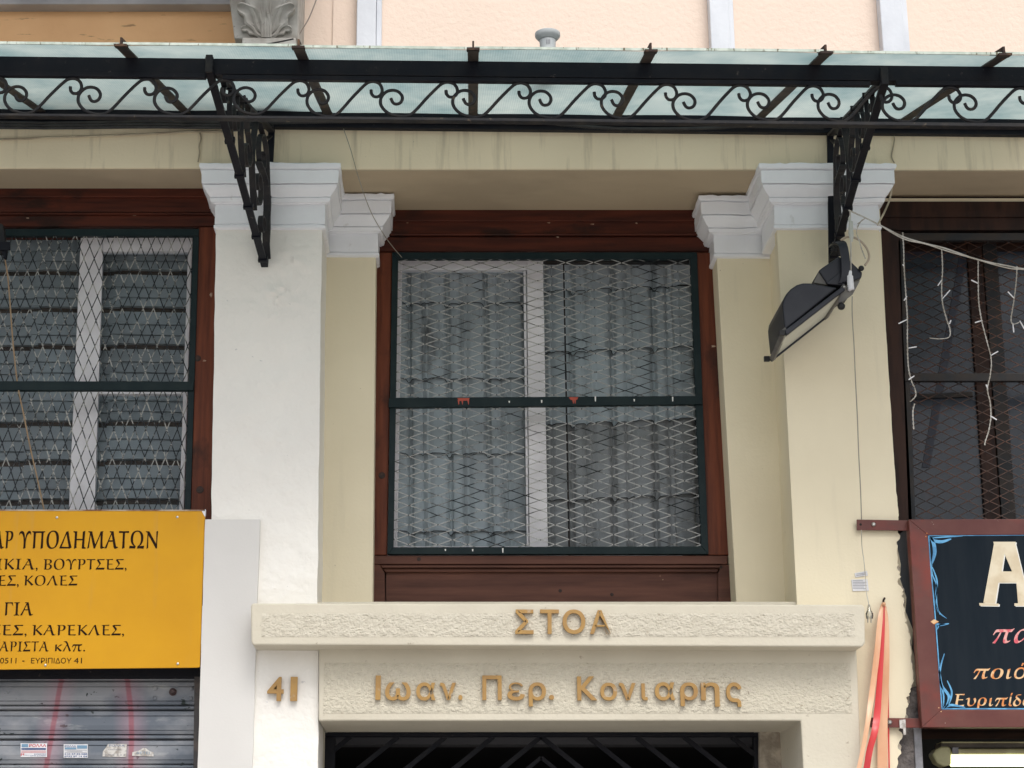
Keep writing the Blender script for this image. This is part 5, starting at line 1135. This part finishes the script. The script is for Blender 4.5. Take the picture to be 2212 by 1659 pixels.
# cord with connectors down to a clear plug
YQ = -.42
PC = thing('plug_cord', W(1878, 1340, -.1), 'thin grey cord hanging from the bracket past the floodlight to a clear plug', 'cord')
link('cord', MB().tube(path([(1836, 452), (1838, 500), (1838, 540), (1838, 590)], YQ), .003, 8), white_cable, PC, smooth=True)
link('cord', MB().tube(path([(1841, 640), (1841, 680), (1845, 750), (1848, 820), (1852, 900), (1855, 980), (1859, 1060), (1861, 1122)], [YQ, YQ + .02, -.35, -.3, -.25, -.2, -.14, -.10]), .0024, 8), grey_cable, PC, smooth=True)
link('cord', MB().tube(path([(1861, 1146), (1862, 1180), (1866, 1210), (1869, 1240), (1872, 1280), (1878, 1310)], [-.10, -.05, -.03, -.03, -.04, -.05]), .0018, 8), white_cable, PC, smooth=True)
c_ = W(1838, 504, YQ); link('connector', MB().tube([W(1835, 470, YQ), W(1836, 478, YQ), W(1838, 479, YQ), W(1838, 502, YQ), W(1838, 503, YQ), W(1839, 512, YQ), W(1840, 522, YQ)], .011, 10, True, [.5, .6, .75, .9, 1.0, .8, .4]), M('translucent_connector', (.50, .52, .48, 1), None, .3), PC, smooth=True)
link('connector', MB().tube([W(1835, 586, YQ), W(1835, 595, YQ), W(1835.5, 597, YQ), W(1838.5, 626, YQ), W(1839, 627, YQ)], .0135, 12, True, [.75, .75, 1, 1, .7]), white_plastic, PC, smooth=True)
link('plug', MB().tube([W(1877, 1306, -.06), W(1877.5, 1318, -.06), W(1878, 1326, -.06), W(1878.5, 1337, -.06)], .016, 10, True, [.25, .5, 1, .85]), clear_plastic, PC, smooth=True)
for du in (-3.5, 3.5): link('plug_pin', MB().tube([W(1878 + du, 1330, -.06), W(1878 + du, 1345, -.06)], .0022, 6), steel, PC)
# icicle lights
YI = [-.30, -.32, -.34, -.36, -.38, -.40, -.42, -.44, -.46]
IL = thing('icicle_lights', W(1832, 455, -.3), 'unlit white icicle light string from the right bracket across the dark window', 'string lights')
mainp = [(1833, 454), (1868, 470), (1900, 486), (1950, 511), (1998, 526), (2040, 536), (2110, 560), (2175, 574), (2230, 583), (2400, 600), (2700, 610)]
YM = [-.45, -.45, -.46, -.47, -.48, -.49, -.5, -.5, -.5, -.5, -.5]
link('main_cable', MB().tube(path(mainp, YM), .0032, 8), white_cable, IL, smooth=True)
link('main_cable', MB().tube(path([(u + 2, v + (3 if i % 2 else -1) + 2) for i, (u, v) in enumerate(mainp[2:])], YM[2:]), .0026, 8), white_cable, IL, smooth=True)
def strand(pts, Y, bulbs):
    P = path(pts, Y, 10); st_ = bpy.data.objects.new('strand', None)
    m = MB()
    for ph in (0, math.pi):
        Q = []; dist = 0
        for i in range(len(P) - 1):
            L_ = (P[i + 1] - P[i]).length; ns_ = max(1, int(L_ / .004))
            for k in range(ns_):
                t = k / ns_; p = P[i].lerp(P[i + 1], t); a = (dist + L_ * t) / .0075 * math.pi / 2.2 + ph
                Q.append(p + Vector((math.cos(a) * .0017, math.sin(a) * .0017, 0)))
            dist += L_
        m.tube(Q, .0014, 4)
    s_ = link('strand', m, white_cable, IL)
    for (u, v, du, dv) in bulbs:
        link('bulb', MB().tube([W(u, v, Y), W(u + du * .5, v + dv * .5, Y), W(u + du, v + dv, Y)], .0026, 6, True, [.7, 1, 1]), white_plastic, s_)
strand([(1950, 502), (1952, 540), (1953, 580), (1957, 640), (1960, 690), (1960, 740), (1962, 790), (1968, 820), (1976, 838)], -.47, ((1953, 575, -3, -4), (1959, 640, -6, 9), (1960, 690, -19, 9), (1962, 752, 18, -3), (1975, 812, -12, 8)))
strand([(1976, 838), (1978, 855), (1966, 868)], -.47, ()); strand([(1976, 872), (1972, 890), (1974, 930)], -.47, ((1976, 838, 0, 0),))
strand([(2034, 538), (2036, 580), (2034, 620), (2036, 655), (2045, 690), (2052, 712), (2050, 728), (2030, 732), (2007, 730)], -.49, ((2034, 605, -8, 12), (2036, 645, 16, -18), (2051, 700, 3, -8)))
strand([(2113, 560), (2113, 600), (2114, 650), (2120, 690), (2130, 730), (2141, 775), (2139, 810), (2133, 840), (2139, 870), (2141, 900)], -.50, ((2112, 612, -14, -7), (2122, 692, -16, 5), (2140, 768, 16, -9), (2134, 840, -4, -9)))
strand([(2141, 900), (2136, 930), (2128, 955), (2128, 962)], -.50, ((2139, 898, 14, 9),))
strand([(2197, 575), (2195, 610), (2190, 650), (2184, 690), (2190, 700), (2204, 695)], -.50, ((2191, 645, -14, -15), (2188, 700, 2, 18), (2203, 693, 10, 18)))
strand([(1870, 470), (1858, 480), (1850, 500), (1856, 520), (1862, 540), (1870, 560)], -.46, ((1851, 495, -1, -10),))
strand([(1868, 472), (1860, 478), (1852, 484)], -.46, ())

# ================================================================== RIBBONS, NOTES, NAIL
NL = tag(link('nail', MB().tube([W(1911, 1292, 0), W(1908, 1297, -.02), W(1909, 1304, -.028)], .004, 8), rust_edge, smooth=True), 'rusty nail holding the ribbons on the cream pillar', 'nail')
def ribbon_strip(pts, wid, Y, mat, par, tw=0):
    P = path(pts, Y, 8); m = len(P); vs = []
    for i, p in enumerate(P):
        t = i / (m - 1); k = t * (len(wid) - 1); a = int(min(k, len(wid) - 2)); w_ = px(wid[a] * (1 - (k - a)) + wid[a + 1] * (k - a)) / 2
        ang = tw * math.sin(t * 5); s_ = Vector((math.cos(ang), math.sin(ang), 0))
        for q in (-1, -.33, .33, 1): vs.append(p + s_ * w_ * q + Vector((0, .004 * abs(q) * math.cos(t * 9), 0)))
    nn = len(vs); fs = [(4 * i + k, 4 * i + k + 1, 4 * i + k + 5, 4 * i + k + 4) for i in range(m - 1) for k in range(3)]
    vs += [v + Vector((0, .0009, 0)) for v in vs]; fs += [tuple(j + nn for j in reversed(f)) for f in fs]
    return link('ribbon_strip', MB().add(vs, fs), mat, par, smooth=True)
RR = thing('red_ribbon', W(1900, 1659, -.1), 'bright red satin ribbon hanging from the nail between peach ribbons', 'ribbon')
ribbon_strip([(1910, 1306), (1908, 1360), (1902, 1440), (1895, 1540), (1890, 1580), (1878, 1625), (1866, 1700)], (3, 7, 12, 15, 14, 13, 13), [-.032, -.05, -.06, -.07, -.10, -.10, -.10], red_ribbon, RR, .3)
ribbon_strip([(1903, 1320), (1893, 1400), (1886, 1480), (1880, 1540)], (2, 3, 4, 4), [-.03, -.04, -.05, -.05], red_ribbon, RR)
ribbon_strip([(1914, 1310), (1918, 1400), (1919, 1500), (1921, 1700)], (2, 3, 3, 3), [-.03, -.02, -.02, -.02], red_ribbon, RR)
PRb = thing('peach_ribbon', W(1910, 1659, -.1), 'pale peach satin ribbon tied on the nail with two hanging tails', 'ribbon')
ribbon_strip([(1907, 1303), (1901, 1340), (1893, 1420), (1883, 1500), (1875, 1560), (1864, 1620), (1846, 1700)], (5, 11, 13, 12, 10, 9, 9), [-.034, -.055, -.07, -.08, -.115, -.115, -.115], peach_ribbon, PRb, .2)
ribbon_strip([(1911, 1304), (1915, 1340), (1914, 1420), (1911, 1500), (1907, 1570), (1906, 1700)], (3, 8, 14, 17, 20, 20), [-.03, -.035, -.04, -.03, -.03, -.03], peach_ribbon, PRb, .15)
link('knot', MB().sphere(W(1909, 1305, -.04), .008, 8), peach_ribbon, PRb, smooth=True)
n1 = link('paper_note', MB().poly([(1846, 1238), (1873, 1233), (1875, 1243), (1848, 1247)], -.004, -.001), paper); tag(n1, 'small narrow white paper note stuck higher on the cream pillar', 'note')
n2 = link('paper_note', MB().poly([(1839, 1252), (1874, 1251), (1877, 1276), (1842, 1277)], -.004, -.001), paper); tag(n2, 'larger white printed paper note stuck lower on the cream pillar', 'note')
for k in range(6): link('print', MB().poly([(1842, 1254 + k * 3.4), (1842 + (22, 30, 26, 31, 24, 29)[k], 1254 + k * 3.4), (1842 + (22, 30, 26, 31, 24, 29)[k], 1255 + k * 3.4), (1842, 1255 + k * 3.4)], -.0046, -.0042), ink_grey, n2)
for k in range(2): link('print', MB().poly([(1850, 1240.5 + k * 3 - 1), (1871, 1236.8 + k * 3), (1871, 1237.8 + k * 3), (1850, 1241.5 + k * 3 - 1)], -.0046, -.0042), ink_grey, n1)
tp = link('tape_scrap', MB().poly([(1943, 1555), (1956, 1554), (1957, 1572), (1957, 1587), (1952, 1588), (1951, 1574), (1944, 1573)], YB + .028, YB + .032), paper_dirty); tag(tp, 'scrap of cream tape on the lower maroon strap of the board sign', 'tape')
